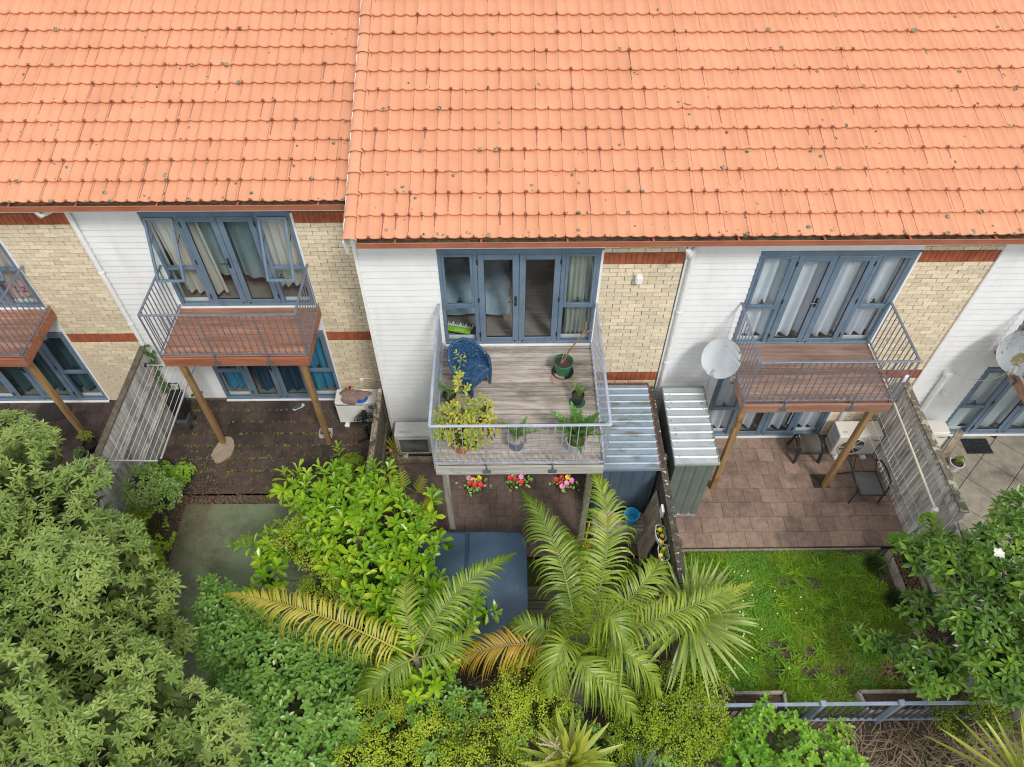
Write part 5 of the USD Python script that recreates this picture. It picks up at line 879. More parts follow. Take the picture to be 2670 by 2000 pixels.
def shrub(name, label, cat, base, blobs, mt, n, k, L, W, tpl, seed, r0=.03, ind=300, up=.5, gap=.0, e0=8, e1=62, stem=.0, low=-.25, bark='grey_bark', group=None, twigs=3, tip_down=.2, at=None, dmin=0.0):
    r = np.random.default_rng(seed); t = at or Thing(name, label, cat, base, group=group)
    if r0: limbs(t, base, blobs, r0, bark, r, twigs)
    p, ax = on_blobs(blobs, n, r, up, low, gap, seed)
    if dmin: p, ax = apart(p, ax, dmin, r)
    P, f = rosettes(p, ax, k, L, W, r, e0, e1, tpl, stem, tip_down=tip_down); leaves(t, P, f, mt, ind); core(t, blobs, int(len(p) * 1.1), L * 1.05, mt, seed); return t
# --- the large tree
bl = [(-7.3, 5.6, 3.5, .95, .6), (-6.25, 5.0, 3.55, .85, .6), (-5.45, 4.5, 3.3, .75, .55), (-6.9, 4.4, 4.1, 1.0, .7), (-5.6, 3.6, 3.75, .85, .6), (-8.2, 5.0, 3.5, 1.0, .7), (-8.0, 3.8, 4.1, 1.0, .7), (-6.6, 3.2, 4.3, .95, .65), (-5.0, 3.05, 3.2, .7, .5),
      (-4.45, 2.55, 2.95, .65, .5), (-3.75, 2.2, 2.6, .55, .45), (-5.7, 2.4, 3.9, .8, .6), (-7.0, 2.1, 4.1, .95, .65), (-4.7, 1.8, 3.3, .7, .55), (-5.8, 1.4, 3.7, .85, .6), (-3.9, 1.45, 2.8, .6, .5), (-8.2, 2.5, 3.9, 1.0, .7), (-7.2, .9, 3.8, .95, .7), (-5.0, .8, 3.1, .8, .6), (-6.2, 3.9, 3.0, .8, .5), (-5.05, 3.9, 2.5, .6, .5), (-8.8, 6.0, 2.9, .8, .6), (-7.7, 6.4, 2.6, .6, .5)]
r_ = np.random.default_rng(99); bl2 = []
for b in bl:
    bl2.append((b[0], b[1], b[2] - .2, b[3] * .75, b[4] * .7))
    for _ in range(7):
        d = unit(r_.normal(size=3)); d[2] = abs(d[2]) * .8; bl2.append((b[0] + d[0] * b[3] * .8, b[1] + d[1] * b[3] * .8, b[2] + d[2] * b[4] * 1.0 + r_.normal(0, .13), .22 + .12 * r_.random(), .2 + .12 * r_.random()))
t = Thing('broadleaf_tree', 'big pale green leafy tree filling the bottom left corner', 'tree', (-6.4, 3.0, 0)); limbs(t, (-6.4, 3.0, 0), bl, .13, 'grey_bark', r_)
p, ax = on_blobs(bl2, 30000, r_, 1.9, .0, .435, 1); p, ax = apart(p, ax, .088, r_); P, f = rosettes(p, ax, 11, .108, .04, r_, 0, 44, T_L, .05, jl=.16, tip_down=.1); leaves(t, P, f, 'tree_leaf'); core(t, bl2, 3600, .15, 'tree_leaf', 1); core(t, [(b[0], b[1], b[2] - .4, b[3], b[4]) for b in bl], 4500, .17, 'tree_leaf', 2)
# --- bright broad-leaved shrub by the spa
bl = [(-2.5, 5.3, 1.5, .42, .4), (-3.25, 6.2, 1.5, .26, .34), (-2.6, 6.1, 1.5, .34, .4), (-1.85, 5.7, 1.45, .36, .4), (-1.5, 5.3, 1.35, .3, .36), (-1.22, 5.9, 1.65, .12, .34), (-3.95, 5.45, 1.2, .2, .26), (-3.5, 5.6, 1.25, .24, .26), (-2.1, 4.75, 1.45, .36, .36), (-1.6, 4.5, 1.3, .3, .36), (-3.6, 6.4, 1.6, .13, .26), (-2.2, 6.55, 1.4, .2, .36), (-2.9, 7.05, 1.35, .09, .18), (-1.03, 5.55, 1.2, .09, .12), (-.45, 4.4, 1.3, .13, .16), (-1.0, 4.15, 1.25, .22, .22), (-3.8, 5.0, 1.15, .2, .22), (-2.9, 5.6, 1.45, .34, .36), (-1.1, 4.7, 1.3, .16, .2), (-1.45, 3.95, 1.75, .2, .22), (-1.1, 3.75, 1.6, .18, .2), (-1.75, 4.15, 1.7, .2, .22), (-1.05, 3.4, 1.5, .14, .16), (-1.3, 3.2, 1.55, .12, .14), (-.75, 4.0, 1.4, .12, .14), (-3.0, 6.5, 1.6, .14, .26), (-2.0, 6.1, 1.65, .16, .3), (-2.45, 5.75, 1.85, .16, .22), (-1.7, 5.05, 1.7, .15, .2), (-2.85, 5.1, 1.7, .14, .2)]
shrub('broadleaf_shrub', 'glossy bright yellow-green broad-leaved shrub beside the spa cover', 'shrub', (-2.4, 5.5, 0), bl, 'bright_leaf', 4000, 11, .185, .076, T_O, 2, .05, up=1.5, e0=8, e1=58, stem=.27, low=-.1, tip_down=.1, dmin=.165)
# --- blue-green hedge
bl = [(-4.4, 4.45, 1.15, .36, .4), (-4.05, 3.95, 1.3, .5, .45), (-3.5, 3.7, 1.35, .55, .45), (-2.9, 3.6, 1.3, .5, .42), (-2.35, 3.5, 1.2, .42, .4), (-3.6, 3.1, 1.3, .5, .45), (-3.0, 2.9, 1.35, .5, .45), (-3.2, 2.3, 1.3, .45, .42), (-2.7, 2.2, 1.1, .4, .4), (-4.6, 4.8, 1.0, .2, .35), (-2.3, 2.9, 1.2, .4, .4), (-3.4, 1.7, 1.2, .5, .4), (-2.6, 1.6, 1.0, .4, .4), (-3.9, 3.3, 1.0, .45, .4)]
shrub('hedge', 'blue-green small-leaved shrub mass along the bottom left of centre', 'hedge', (-3.3, 3.1, 0), bl + [(-1.45, 3.3, 1.25, .22, .25), (-.95, 3.2, 1.0, .22, .22), (-1.3, 2.9, 1.35, .12, .14), (-1.75, 2.75, 1.45, .1, .1), (-1.1, 2.4, 1.3, .12, .12), (-2.0, 2.1, 1.3, .15, .14), (-1.5, 2.0, 1.25, .1, .1), (-2.05, 3.9, 1.3, .16, .16), (-.6, 3.05, 1.0, .2, .2), (-.85, 2.75, .95, .18, .18), (-.35, 3.2, .85, .15, .15), (-1.0, 3.45, .9, .2, .2), (-4.75, 4.95, 1.2, .07, .16), (-3.4, 3.9, 1.75, .1, .12), (-2.7, 3.0, 1.75, .12, .12), (-3.7, 2.7, 1.7, .14, .14), (-2.9, 2.4, 1.65, .12, .12)], 'hedge_leaf', 9000, 8, .098, .056, T_R, 3, .03, up=1.6, e0=0, e1=50, stem=.12, low=-.15, gap=.38, dmin=.085)
# --- tiny-leaved climbing mounds
def vine(name, label, blobs, n, seed, L=.03, mt='vine_leaf', at=None, gap=.36):
    blobs = [(x, y, z + .12, a * 1.12, b * 1.25) for x, y, z, a, b in blobs]; n = int(n * 1.25)
    r = np.random.default_rng(seed); t = at or Thing(name, label, 'climber', (blobs[0][0], blobs[0][1], 0)); p, ax = on_blobs(blobs, n, r, .3, -.3, gap, seed); q = meshkit.fbm(p * 5.5, 3, seed); kp = q > .42; p, ax, q = p[kp], ax[kp], q[kp]; p += ax * ((q - .5) * .38)[:, None] + r.normal(0, .022, p.shape)
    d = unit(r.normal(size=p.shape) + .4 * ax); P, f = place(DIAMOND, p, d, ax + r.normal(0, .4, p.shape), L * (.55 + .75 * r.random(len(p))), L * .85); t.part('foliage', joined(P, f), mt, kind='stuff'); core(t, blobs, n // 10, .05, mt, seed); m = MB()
    for _ in range(60):
        i = r.integers(len(p)); q = p[i]; c = [q]
        for _ in range(5): q = q + unit(r.normal(size=3) + V(0, 0, -.2)) * .09; c.append(q)
        m.tube(c, .0025, 3, False)
    t.part('stems', m, 'twig', kind='stuff'); return t
vb = lambda *bs: [(x + dx, y + dy, z + dz, rr * .55, rr * .5) for x, y, z, rr in bs for dx, dy, dz in ((0, 0, .05), (rr * .6, 0, -.06), (-rr * .6, .05, -.06), (0, rr * .6, -.08), (.05, -rr * .6, -.08), (rr * .3, rr * .35, .06), (-rr * .35, -rr * .3, .05))]
vine('wire_vine', 'mound of tiny yellow-green leaves below the yellow palm frond, bottom centre', vb((-1.75, 3.15, 1.15, .5), (-1.4, 2.7, 1.1, .5), (-1.9, 2.5, 1.1, .45), (-1.2, 2.2, 1.0, .45), (-1.85, 3.6, 1.1, .35), (-1.7, 1.9, .95, .45), (-1.0, 3.0, .9, .3)), 42000, 11)
vine('wire_vine', 'bright yellow-green tiny-leaved mound left of the flowering yucca', vb((-.5, 2.3, 1.05, .5), (-.1, 2.1, .95, .4), (-.7, 1.9, .95, .45), (.1, 1.8, .8, .4), (-.2, 2.6, .9, .35)), 26000, 12, gap=.36)
vine('wire_vine', 'tiny-leaved climber around the brown palm frond', vb((.25, 3.45, 1.15, .35), (.1, 3.1, 1.0, .35), (.5, 3.0, .9, .35), (.45, 3.6, 1.0, .25)), 17000, 13)
vine('wire_vine', 'darker tiny-leaved climber below the cabbage tree at the blue fence', vb((2.4, 3.15, .85, .45), (2.85, 3.3, .75, .35), (1.9, 2.9, .8, .4), (2.5, 2.7, .75, .4), (2.9, 2.85, .6, .3), (1.5, 2.6, .6, .35)), 30000, 14, mt='yellowgreen_leaf')
vine('wire_vine', 'tiny-leaved climber growing over the bright broad-leaved shrub', vb((-3.4, 5.5, 1.5, .28), (-2.95, 5.2, 1.5, .32), (-2.6, 4.9, 1.45, .28), (-3.2, 5.9, 1.55, .15), (-2.9, 4.7, 1.3, .3)), 14000, 15)
vine('wire_vine', 'low dark climber on the blue metal fence at the right', vb((7.0, 3.0, .7, .3), (6.6, 2.9, .5, .25), (7.6, 2.95, .6, .35)), 9000, 16, mt='yellowgreen_leaf')
shrub('hedge', 'small dark blue-green shrub between the yucca and the brown palm frond', 'shrub', (.5, 2.6, 0), [(.1, 2.75, .8, .32, .3), (.75, 2.95, .75, .3, .28), (1.15, 2.6, .7, .3, .28), (1.7, 2.75, .6, .3, .28), (.45, 2.35, .7, .3, .28), (2.2, 2.4, .55, .35, .3)], 'hedge_leaf', 900, 7, .06, .04, T_R, 17, .02, ind=150, up=.9, stem=.05, gap=.36)
# --- palms
def frond(thing, P3, nl, L, W, mt, seed, lift=.35, droop=.9, stem_mt='green_stem', n_ind=30, tip=.45, wide=1.0, spread=62):
    """one pinnate leaf: rachis through three points, drooping strap leaflets along both sides"""
    r = np.random.default_rng(seed); a, b, c = (V(*q) for q in P3); t = np.linspace(0, 1, 24)[:, None]; cur = (1 - t) ** 2 * a + 2 * t * (1 - t) * (2 * b - (a + c) / 2) + t ** 2 * c
    fr = thing.part('frond', MB().tube(cur, np.linspace(.017, .003, 24), 5), stem_mt); s = np.linspace(.1, 1, nl); idx = s * 23; i0 = np.minimum(idx.astype(int), 22); fr_ = (idx - i0)[:, None]; pos = cur[i0] * (1 - fr_) + cur[i0 + 1] * fr_; tan = unit(cur[i0 + 1] - cur[i0])
    side = unit(np.cross(tan, V(0, 0, 1))); up = np.cross(side, tan); out = []
    for sg in (-1, 1):
        ang = np.radians(spread * (1 - s ** 3 * .75)) + r.normal(0, .09, nl); d = np.cos(ang)[:, None] * tan + np.sin(ang)[:, None] * (sg * side * wide + up * (lift + r.normal(0, .16, (nl, 1)))); d = unit(d + r.normal(0, .06, d.shape)); l = L * (np.sin(np.pi * (.18 + .74 * s)) ** .7) * (1 - (1 - tip) * s ** 4) * (1 + r.normal(0, .1, nl))
        k = np.linspace(0, 1, 8); dr = droop * (.8 + .4 * r.random(nl)); pts = pos[:, None] + d[:, None] * (l[:, None] * (k - .22 * dr[:, None] * k ** 3))[..., None]; pts[..., 2] -= (l * dr)[:, None] * .95 * k ** 2.6
        tg = unit(np.gradient(pts, axis=1)); wv = unit(np.cross(tg, np.broadcast_to(up[:, None] + .15 * r.normal(size=(nl, 1, 3)), tg.shape))); w = W * np.array([.5, .95, 1, .95, .85, .68, .42, .06]); out.append(np.stack([pts - wv * w[None, :, None] / 2, pts + wv * w[None, :, None] / 2], 2).reshape(nl, 16, 3))
    P = np.concatenate(out); f = np.array([q for i in range(7) for q in ((2 * i, 2 * i + 1, 2 * i + 3), (2 * i, 2 * i + 3, 2 * i + 2))]); leaves(thing, P, f, mt, n_ind, 'leaflet', fr)
pm('palm_trunk', (0.11, 0.09, 0.065), (0.2, 0.17, 0.13), 12, .9, .6, stretch=(1, 1, 4))
pa = Thing('palm', 'large feather palm with arching green fronds right of the spa', 'palm', (1.05, 3.7, 0)); pa.part('trunk', MB().tube([(1.1, 3.65, -.05), (1.05, 3.7, .8), (1.0, 3.75, 1.35)], [.14, .11, .08], 12), 'palm_trunk', smooth=60)
hub = (1.0, 3.75, 1.4)
for k, (b, c, nl, L, mt, dr, li) in enumerate([((.72, 4.85, 2.3), (.22, 6.0, 2.15), 68, .62, 'palm_leaf', .95, .5), ((1.45, 5.0, 2.45), (1.28, 6.35, 2.35), 74, .68, 'palm_leaf', .95, .6), ((2.3, 3.95, 2.3), (3.55, 4.5, 2.0), 70, .6, 'palm_leaf', 1.05, .5), ((1.0, 3.35, 2.05), (1.75, 2.85, 1.25), 66, .6, 'palm_leaf', .95, .45),
        ((1.15, 4.6, 2.0), (1.55, 5.4, 1.75), 60, .65, 'palm_leaf', .9, .5), ((.35, 3.95, 1.85), (-.05, 4.1, 1.35), 50, .42, 'palm_leaf', 1.0, .35), ((1.9, 4.4, 2.1), (2.3, 5.0, 1.75), 56, .6, 'palm_leaf', .95, .5), ((.75, 3.6, 2.1), (.55, 3.1, 1.6), 56, .6, 'palm_leaf', .9, .5), ((1.6, 3.5, 2.0), (2.15, 3.15, 1.3), 54, .55, 'palm_leaf', 1.0, .4), ((1.3, 3.9, 2.3), (1.6, 3.6, 2.1), 40, .7, 'palm_leaf', .8, .6), ((.95, 4.7, 2.0), (.9, 5.6, 1.6), 60, .6, 'palm_leaf', 1.05, .5), ((2.0, 4.1, 2.0), (2.9, 4.0, 1.5), 56, .6, 'palm_leaf', 1.1, .45), ((1.3, 3.3, 1.9), (1.9, 2.75, .95), 56, .55, 'palm_leaf', 1.1, .45)]):
    frond(pa, (hub, b, c), nl, L, .026, mt, 40 + k, li, dr, n_ind=30)
frond(pa, (hub, (0., 3.72, 1.75), (-1.0, 3.6, 1.25)), 60, .58, .026, 'palm_brown', 60, .45, 1.15, 'twig', 30)
pb = Thing('palm', 'smaller feather palm with a long yellow frond over the hedge and one over the spa', 'palm', (-1.2, 3.45, 0)); pb.part('trunk', MB().tube([(-1.2, 3.45, -.05), (-1.25, 3.5, 1.3), (-1.3, 3.5, 1.9)], [.08, .07, .05], 10), 'palm_trunk', smooth=60)
frond(pb, ((-1.3, 3.5, 1.9), (-2.7, 3.95, 2.42), (-4.12, 4.42, 1.98)), 70, .6, .028, 'palm_yellow', 70, .55, 1.15, 'palm_yellow', 70, spread=70); frond(pb, ((-1.3, 3.5, 1.9), (-.75, 4.25, 2.3), (.08, 4.98, 2.05)), 66, .52, .026, 'palm_leaf', 71, .45, .95, n_ind=60)
frond(pb, ((-1.3, 3.5, 1.9), (-1.7, 3.25, 1.95), (-2.1, 2.95, 1.6)), 46, .42, .024, 'palm_leaf', 74, .3, 1.0, n_ind=40)
frond(pb, ((-1.3, 3.5, 1.9), (-1.45, 4.1, 2.15), (-1.5, 4.7, 1.9)), 40, .45, .024, 'palm_leaf', 72, .3, .85, n_ind=40); frond(pb, ((-1.3, 3.5, 1.9), (-.85, 3.6, 2.0), (-.5, 4.0, 1.75)), 34, .4, .024, 'palm_leaf', 73, .3, .85, n_ind=30)
dead = MB(); rd_ = np.random.default_rng(5)
for _ in range(70): q = V(-.35, 3.35, .75) + rd_.normal(0, 1, 3) * (.18, .14, .06); dead.tube([q, q + unit(rd_.normal(size=3)) * .09 + V(0, 0, .03), q + unit(rd_.normal(size=3)) * .2], [.004, .004, .001], 3, False)
pa.part('dead_leaflets', dead, 'straw', kind='stuff')
# --- sword-leaved plants
def swords(name, label, cat, c, n, L, W, mt, seed, e0=-25, e1=85, droop=.25, trunk=.05, base_z=0, az=None, at=None, ind=300, tipm=None):
    r = np.random.default_rng(seed); t = at or Thing(name, label, cat, (c[0], c[1], base_z)); c = V(*c)
    if trunk: t.part('trunk', MB().tube([(c[0], c[1], base_z - .05), (c[0] + .02, c[1], (base_z + c[2]) / 2), c + V(0, 0, .05)], trunk, 10), 'palm_trunk', smooth=60)
    k = np.arange(n); a = k * 2.399 + r.normal(0, .15, n) if az is None else np.radians(az[0] + (az[1] - az[0]) * r.random(n)); e = np.radians(e0 + (e1 - e0) * (k / n) ** .8 + r.normal(0, 5, n)); d = np.stack([np.cos(a) * np.cos(e), np.sin(a) * np.cos(e), np.sin(e)], 1); l = L * (.85 + .25 * r.random(n)) * (1 - .3 * k / n)
    s = np.linspace(0, 1, 8); pts = (c + d * .03 + V(0, 0, 1) * (.12 * k / n)[:, None])[:, None] + d[:, None] * (l[:, None] * s)[..., None]; pts[..., 2] -= (l * droop * np.cos(e) * (.6 + .8 * r.random(n)))[:, None] * s ** 2.4
    tg = unit(np.gradient(pts, axis=1)); sd = unit(np.cross(tg, np.broadcast_to(V(0, 0, 1) + .25 * r.normal(size=(n, 1, 3)), tg.shape))); nr = np.cross(sd, tg); w = W * np.array([.55, .8, .98, 1, .92, .72, .42, .03]) / 2
    P = np.stack([pts - sd * w[None, :, None], pts - nr * (w * .28)[None, :, None] * np.sign(nr[..., 2:] + 1e-6), pts + sd * w[None, :, None]], 2).reshape(n, 24, 3); f = np.array([q for i in range(7) for j in (0, 1) for q in ((3 * i + j, 3 * i + j + 1, 3 * i + j + 4), (3 * i + j, 3 * i + j + 4, 3 * i + j + 3))]); leaves(t, P, f, mt, ind); return t
ct = swords('cabbage_tree', 'pale green spiky cabbage tree spreading over the lawn edge', 'cabbage tree', (2.72, 4.2, 1.35), 175, 1.15, .06, 'sword_leaf', 80, -22, 80, .22, .07)
st = MB(); rs = np.random.default_rng(8)
for _ in range(90): q = V(2.95, 4.3, 1.55) + rs.normal(0, 1, 3) * (.16, .3, .1); st.tube([q, q + unit(rs.normal(size=3) + V(.5, 0, .3)) * .12], [.004, .002], 3, False)
ct.part('flower_stalks', st, 'straw', kind='stuff')
yu = swords('yucca', 'yellow-green spiky plant with cream flower stalks at the bottom edge', 'yucca', (.82, 2.3, 1.05), 58, .82, .085, 'yucca_leaf', 81, -12, 78, .1, .06)
m = MB()
for b in range(11):
    q0 = V(.62, 2.42, 1.5) + rs.normal(0, 1, 3) * (.02, .02, .03); d = unit(rs.normal(size=3) * (1, 1, .5) + V(-.1, .1, .35)); q1 = q0 + d * (.16 + .12 * rs.random()); m.tube([V(.72, 2.36, 1.2), q0], .005, 4, False); m.tube([q0, q1], .004, 4, False)
    for s in np.linspace(.15, 1, 16): c_ = q0 + (q1 - q0) * s; e_ = unit(rs.normal(size=3)) * .02; m.tube([c_, c_ + e_], [.0045, .0025], 4, False)
leafm('cream_flower', [(.5, .4, .27), (.62, .54, .4)], .7, .1, .2); yu.part('flower_stalk', m, 'cream_flower', kind='stuff')
swords('cordyline', 'blue-grey broad sword plant at the bottom edge right of the flowering yucca', 'cordyline', (1.78, 2.1, .6), 30, .68, .09, 'blue_sword_leaf', 82, 5, 80, .12, .05); swords('cordyline', 'golden yellow sword plant cut by the bottom edge', 'cordyline', (1.72, 1.86, .7), 22, .5, .06, 'gold_leaf', 83, 15, 85, .08, .04)
swords('cabbage_tree', 'yellow-green spiky cabbage tree in the bottom right corner', 'cabbage tree', (6.75, 1.85, 1.35), 110, 1.2, .06, 'yucca_leaf', 84, -15, 82, .14, .07); swords('yucca', 'small fan of sword leaves between the two palms', 'yucca', (-1.55, 3.85, 1.25), 16, .34, .03, 'palm_leaf', 85, 0, 70, .1, .03)
# --- right side
bl = [(3.6, 2.75, .65, .3, .28), (3.95, 2.6, .8, .36, .32), (4.35, 2.35, .7, .36, .3), (4.7, 2.25, .65, .32, .28), (3.4, 2.35, .6, .34, .3), (3.9, 2.1, .65, .36, .3), (4.4, 1.9, .6, .36, .3), (3.15, 2.7, .5, .25, .22), (3.75, 3.05, .85, .14, .16), (4.75, 2.75, .75, .12, .14)]
ls = shrub('shrub', 'light green round-leaved shrub with a few yellow leaves in front of the blue metal fence', 'shrub', (4.0, 2.4, 0), bl, 'light_leaf', 3000, 8, .088, .054, T_R, 20, .02, up=1.4, stem=.11, e0=0, e1=52, gap=.38, dmin=.085)
r2 = np.random.default_rng(21); p, ax = on_blobs(bl, 60, r2, .6, 0); P, f = place(T_R, p, unit(r2.normal(size=p.shape)), ax, .06, .04); [ls.part('yellow_leaf', (q, f), 'yellow_leaf') for q in P[:26]]
bl = [(7.5, 4.95, 2.75, 0.5, 0.44), (7.0, 4.6, 2.55, 0.46, 0.44), (6.5, 4.75, 2.1, 0.35, 0.33), (7.35, 3.95, 2.8, 0.57, 0.5), (6.6, 3.9, 2.1, 0.44, 0.42), (6.15, 3.5, 1.25, 0.37, 0.33), (6.75, 3.3, 1.9, 0.46, 0.44), (7.5, 3.1, 2.5, 0.55, 0.5), (6.3, 4.35, 1.3, 0.24, 0.24), (5.55, 4.1, 0.85, 0.14, 0.11), (8.0, 4.4, 2.9, 0.66, 0.55), (5.85, 3.95, 0.9, 0.15, 0.13), (6.2, 4.95, 1.9, 0.22, 0.22), (8.0, 3.6, 2.8, 0.66, 0.55), (6.6, 5.2, 1.8, 0.2, 0.22), (7.1, 3.6, 1.5, 0.46, 0.44)]
mg = shrub('magnolia', 'dark glossy magnolia with a white flower and cream buds at the right edge', 'tree', (7.0, 4.1, 0), bl, 'magnolia_leaf', 5000, 9, .155, .066, T_L, 22, .06, up=1.2, stem=.06, e0=0, e1=48, gap=.33, dmin=.115)
r2 = np.random.default_rng(23); leafm('petal_white', [(.78, .74, .68), (.85, .82, .78)], .5, .3); pm('bud_cream', (.55, .42, .2), (.68, .58, .4), 12, .6)
fc = V(6.62, 4.42, 3.02)
for k in range(7): a_ = k * .9; d = V(math.cos(a_), math.sin(a_), .5 + .3 * (k % 2)); P, f = place(T_O, fc[None], d[None], V(0, 0, 1)[None], .09, .06); mg.part('petal', (P[0], f), 'petal_white')
p, ax = on_blobs(bl, 40, r2, 1.0, .2)
for q in p[:16]: mg.part('bud', MB().lathe([(.004, 0), (.017, .02), (.014, .045), (.001, .065)], q + V(0, 0, .03), 8), 'bud_cream', smooth=True)
shrub('seedling', 'pale young sapling leaning over the right fence in front of the magnolia', 'shrub', (6.5, 5.6, 0), [(6.45, 5.55, 1.15, .14, .14), (6.75, 5.45, 1.3, .14, .14), (6.85, 5.75, 1.5, .1, .12)], 'light_leaf', 60, 7, .075, .045, T_R, 24, .012, 60, up=.8, stem=.06)
# --- left yard
shrub('bonsai_shrub', 'grey-green rounded shrub with bare twisted stems at the airer corner', 'shrub', (-6.4, 6.75, 0), [(-6.4, 6.8, 1.0, .36, .3), (-6.1, 6.75, .9, .28, .24), (-6.6, 7.0, .95, .26, .22)], 'small_dark_leaf', 1600, 8, .075, .034, T_O, 25, .03, up=1.2, gap=.42, dmin=.06, e1=52, stem=.05)
shrub('low_shrub', 'small green plants growing under the fold-down airer', 'shrub', (-6.6, 7.5, 0), [(-6.65, 7.55, .32, .26, .22), (-6.35, 7.3, .3, .24, .2), (-6.2, 7.6, .25, .2, .16)], 'light_leaf', 420, 6, .055, .03, T_O, 26, .012, 120, up=.8)
shrub('low_shrub', 'dense yellow-green fine-leaved shrub between the big tree and the artificial turf', 'shrub', (-6.3, 6.0, 0), [(-6.45, 6.35, .5, .34, .42), (-6.2, 6.1, .5, .32, .38), (-6.4, 5.8, .45, .36, .4), (-6.2, 5.55, .4, .3, .35), (-6.1, 5.2, .35, .26, .3), (-6.6, 5.4, .5, .35, .35)], 'yellowgreen_leaf', 5200, 6, .042, .026, T_R, 27, .02, 0, up=1.2, gap=.41, dmin=.035, e1=50)
shrub('box_shrub', 'rounded yellow-green box shrub by the weathered narrow fence', 'shrub', (-2.92, 7.4, 0), [(-2.95, 7.45, .48, .34, .32), (-2.8, 7.2, .4, .26, .26), (-3.1, 7.25, .35, .24, .24)], 'yellowgreen_leaf', 1500, 6, .036, .02, T_O, 28, .02, 0, up=.7)
iv = Thing('ivy', 'dark green climber growing up the left downpipe', 'climber', (-6.85, 9.45, 0)); r2 = np.random.default_rng(29); path = [V(-6.75, 9.35, .1 + 1.75 * s) + V(-.18 * s + .08 * math.sin(9 * s), 0.05 * math.cos(7 * s), 0) for s in np.linspace(0, 1, 16)]; iv.part('stem', MB().tube(path, .009, 5), 'twig')
p = np.repeat(np.array(path), 6, 0) + r2.normal(0, 1, (96, 3)) * (.07, .03, .05); P, f = place(T_R, p, unit(r2.normal(size=p.shape) + V(0, -.3, -.3)), np.broadcast_to(V(0, -1, .6), p.shape) + r2.normal(0, .3, p.shape), .1, .06); leaves(iv, P, f, 'ivy_leaf', 96)
for k, (x, y, z, n, L, mt) in enumerate([(-2.2, 8.05, .25, 46, .42, 'palm_yellow'), (-2.15, 7.75, .2, 40, .38, 'straw'), (-2.05, 7.35, .15, 40, .36, 'cycad_leaf'), (-2.1, 6.95, .2, 36, .4, 'palm_yellow'), (-1.95, 6.45, .15, 24, .4, 'cycad_leaf')]):
    swords('tufted_plant', ['yellow-green tufted grass plant beside the square grille unit', 'dry brown tufted plant beside the narrow fence', 'dark green tufted plant below the square grille unit', 'yellow tufted grass plant above the split-leaf plant', 'green tufted plant behind the bright shrub by the narrow fence'][k], 'plant', (x, y, z), n, L, .016, mt, 90 + k, 5, 80, .5, 0, ind=60)
cy = Thing('cyclamen', 'small green plants with pink flowers along the narrow fence', 'plant', (-2.3, 7.6, 0)); r2 = np.random.default_rng(30); p = np.stack([-2.22 + .08 * r2.normal(size=130), 6.9 + 1.5 * r2.random(130), .12 + .2 * r2.random(130)], 1); P, f = place(T_R, p, unit(r2.normal(size=p.shape)), np.broadcast_to(V(0, -.2, 1), p.shape), .08, .07); leaves(cy, P, f, 'hedge_leaf', 130)
pm('flower_pink', (.62, .06, .22), (.7, .12, .3), 9, .5); pm('flower_red', (.5, .008, .012), (.58, .015, .02), 9, .5); pm('flower_rose', (.68, .19, .42), (.75, .28, .5), 9, .5); pm('flower_yellow', (.8, .48, .01), (.85, .56, .02), 9, .5); pm('flower_orange', (.8, .2, .01), None, 9, .5); pm('white_petal', (.8, .8, .76), None, 9, .5); pm('potting_soil', (.03, .022, .016), (.07, .052, .04), 40, .95, .8)
def flower(t, c, r, mt, n=(0, -.35, 1), name='flower', centre='flower_yellow'):
    n = unit(n); h = unit(np.cross(n, V(.3, 1, .2))); b = np.cross(n, h); k = np.arange(20) * 2 * np.pi / 20; rr = r * (.82 + .18 * np.abs(np.cos(2.5 * k))); v = [np.array(c)]; 
    for s, z in ((.5, -.02), (1, .12)): v += [np.array(c) + rr[i] * s * (math.cos(k[i]) * h + math.sin(k[i]) * b) + n * r * z for i in range(20)]
    f = [(0, 1 + i, 1 + (i + 1) % 20) for i in range(20)]
    for i in range(20): j = (i + 1) % 20; f += [(1 + i, 21 + i, 21 + j), (1 + i, 21 + j, 1 + j)]
    t.part(name, (np.array(v), np.array(f)), mt)
for y, z in ((7.95, .45), (7.42, .4), (7.2, .38), (7.62, .4)): flower(cy, (-2.25, y, z), .03, 'flower_pink')
mo = Thing('splitleaf_plant', 'yellowing split-leaf plant in a black pot behind the bright shrub', 'plant', (-1.82, 6.75, 0)); mo.part('pot', MB().lathe([(.1, 0), (.13, .2), (.14, .2), (.12, .19), (.1, .17), (.001, .17)], (-1.8, 6.75, 0), 18), 'black_plastic', smooth=40)
for k in range(7):
    a_ = k * .93; c = V(-1.82, 6.78, .2); e = c + V(.3 * math.cos(a_), .28 * math.sin(a_), .28 + .1 * (k % 3)); mo.part('stem', MB().tube([c, (c + e) / 2 + V(0, 0, .08), e], .008, 5), 'green_stem'); d = unit(e - c); s = unit(np.cross(V(0, 0, 1), d)); m = MB()
    for j in range(6):
        for sg in (-1, 1):
            q = e + d * (.05 * j - .03); tip_ = q + s * sg * (.15 - .012 * j) + d * .06 - V(0, 0, .03); w = d * .022; m.add([q - w, q + w, tip_ + w * .7, tip_ - w * .3], [(0, 1, 2, 3)])
    m.add([e - d * .06 - s * .03, e - d * .06 + s * .03, e + d * .32 + s * .004, e + d * .32 - s * .004], [(0, 1, 2, 3)]); mo.part('leaf', m, 'yucca_leaf' if k % 3 else 'gold_leaf')
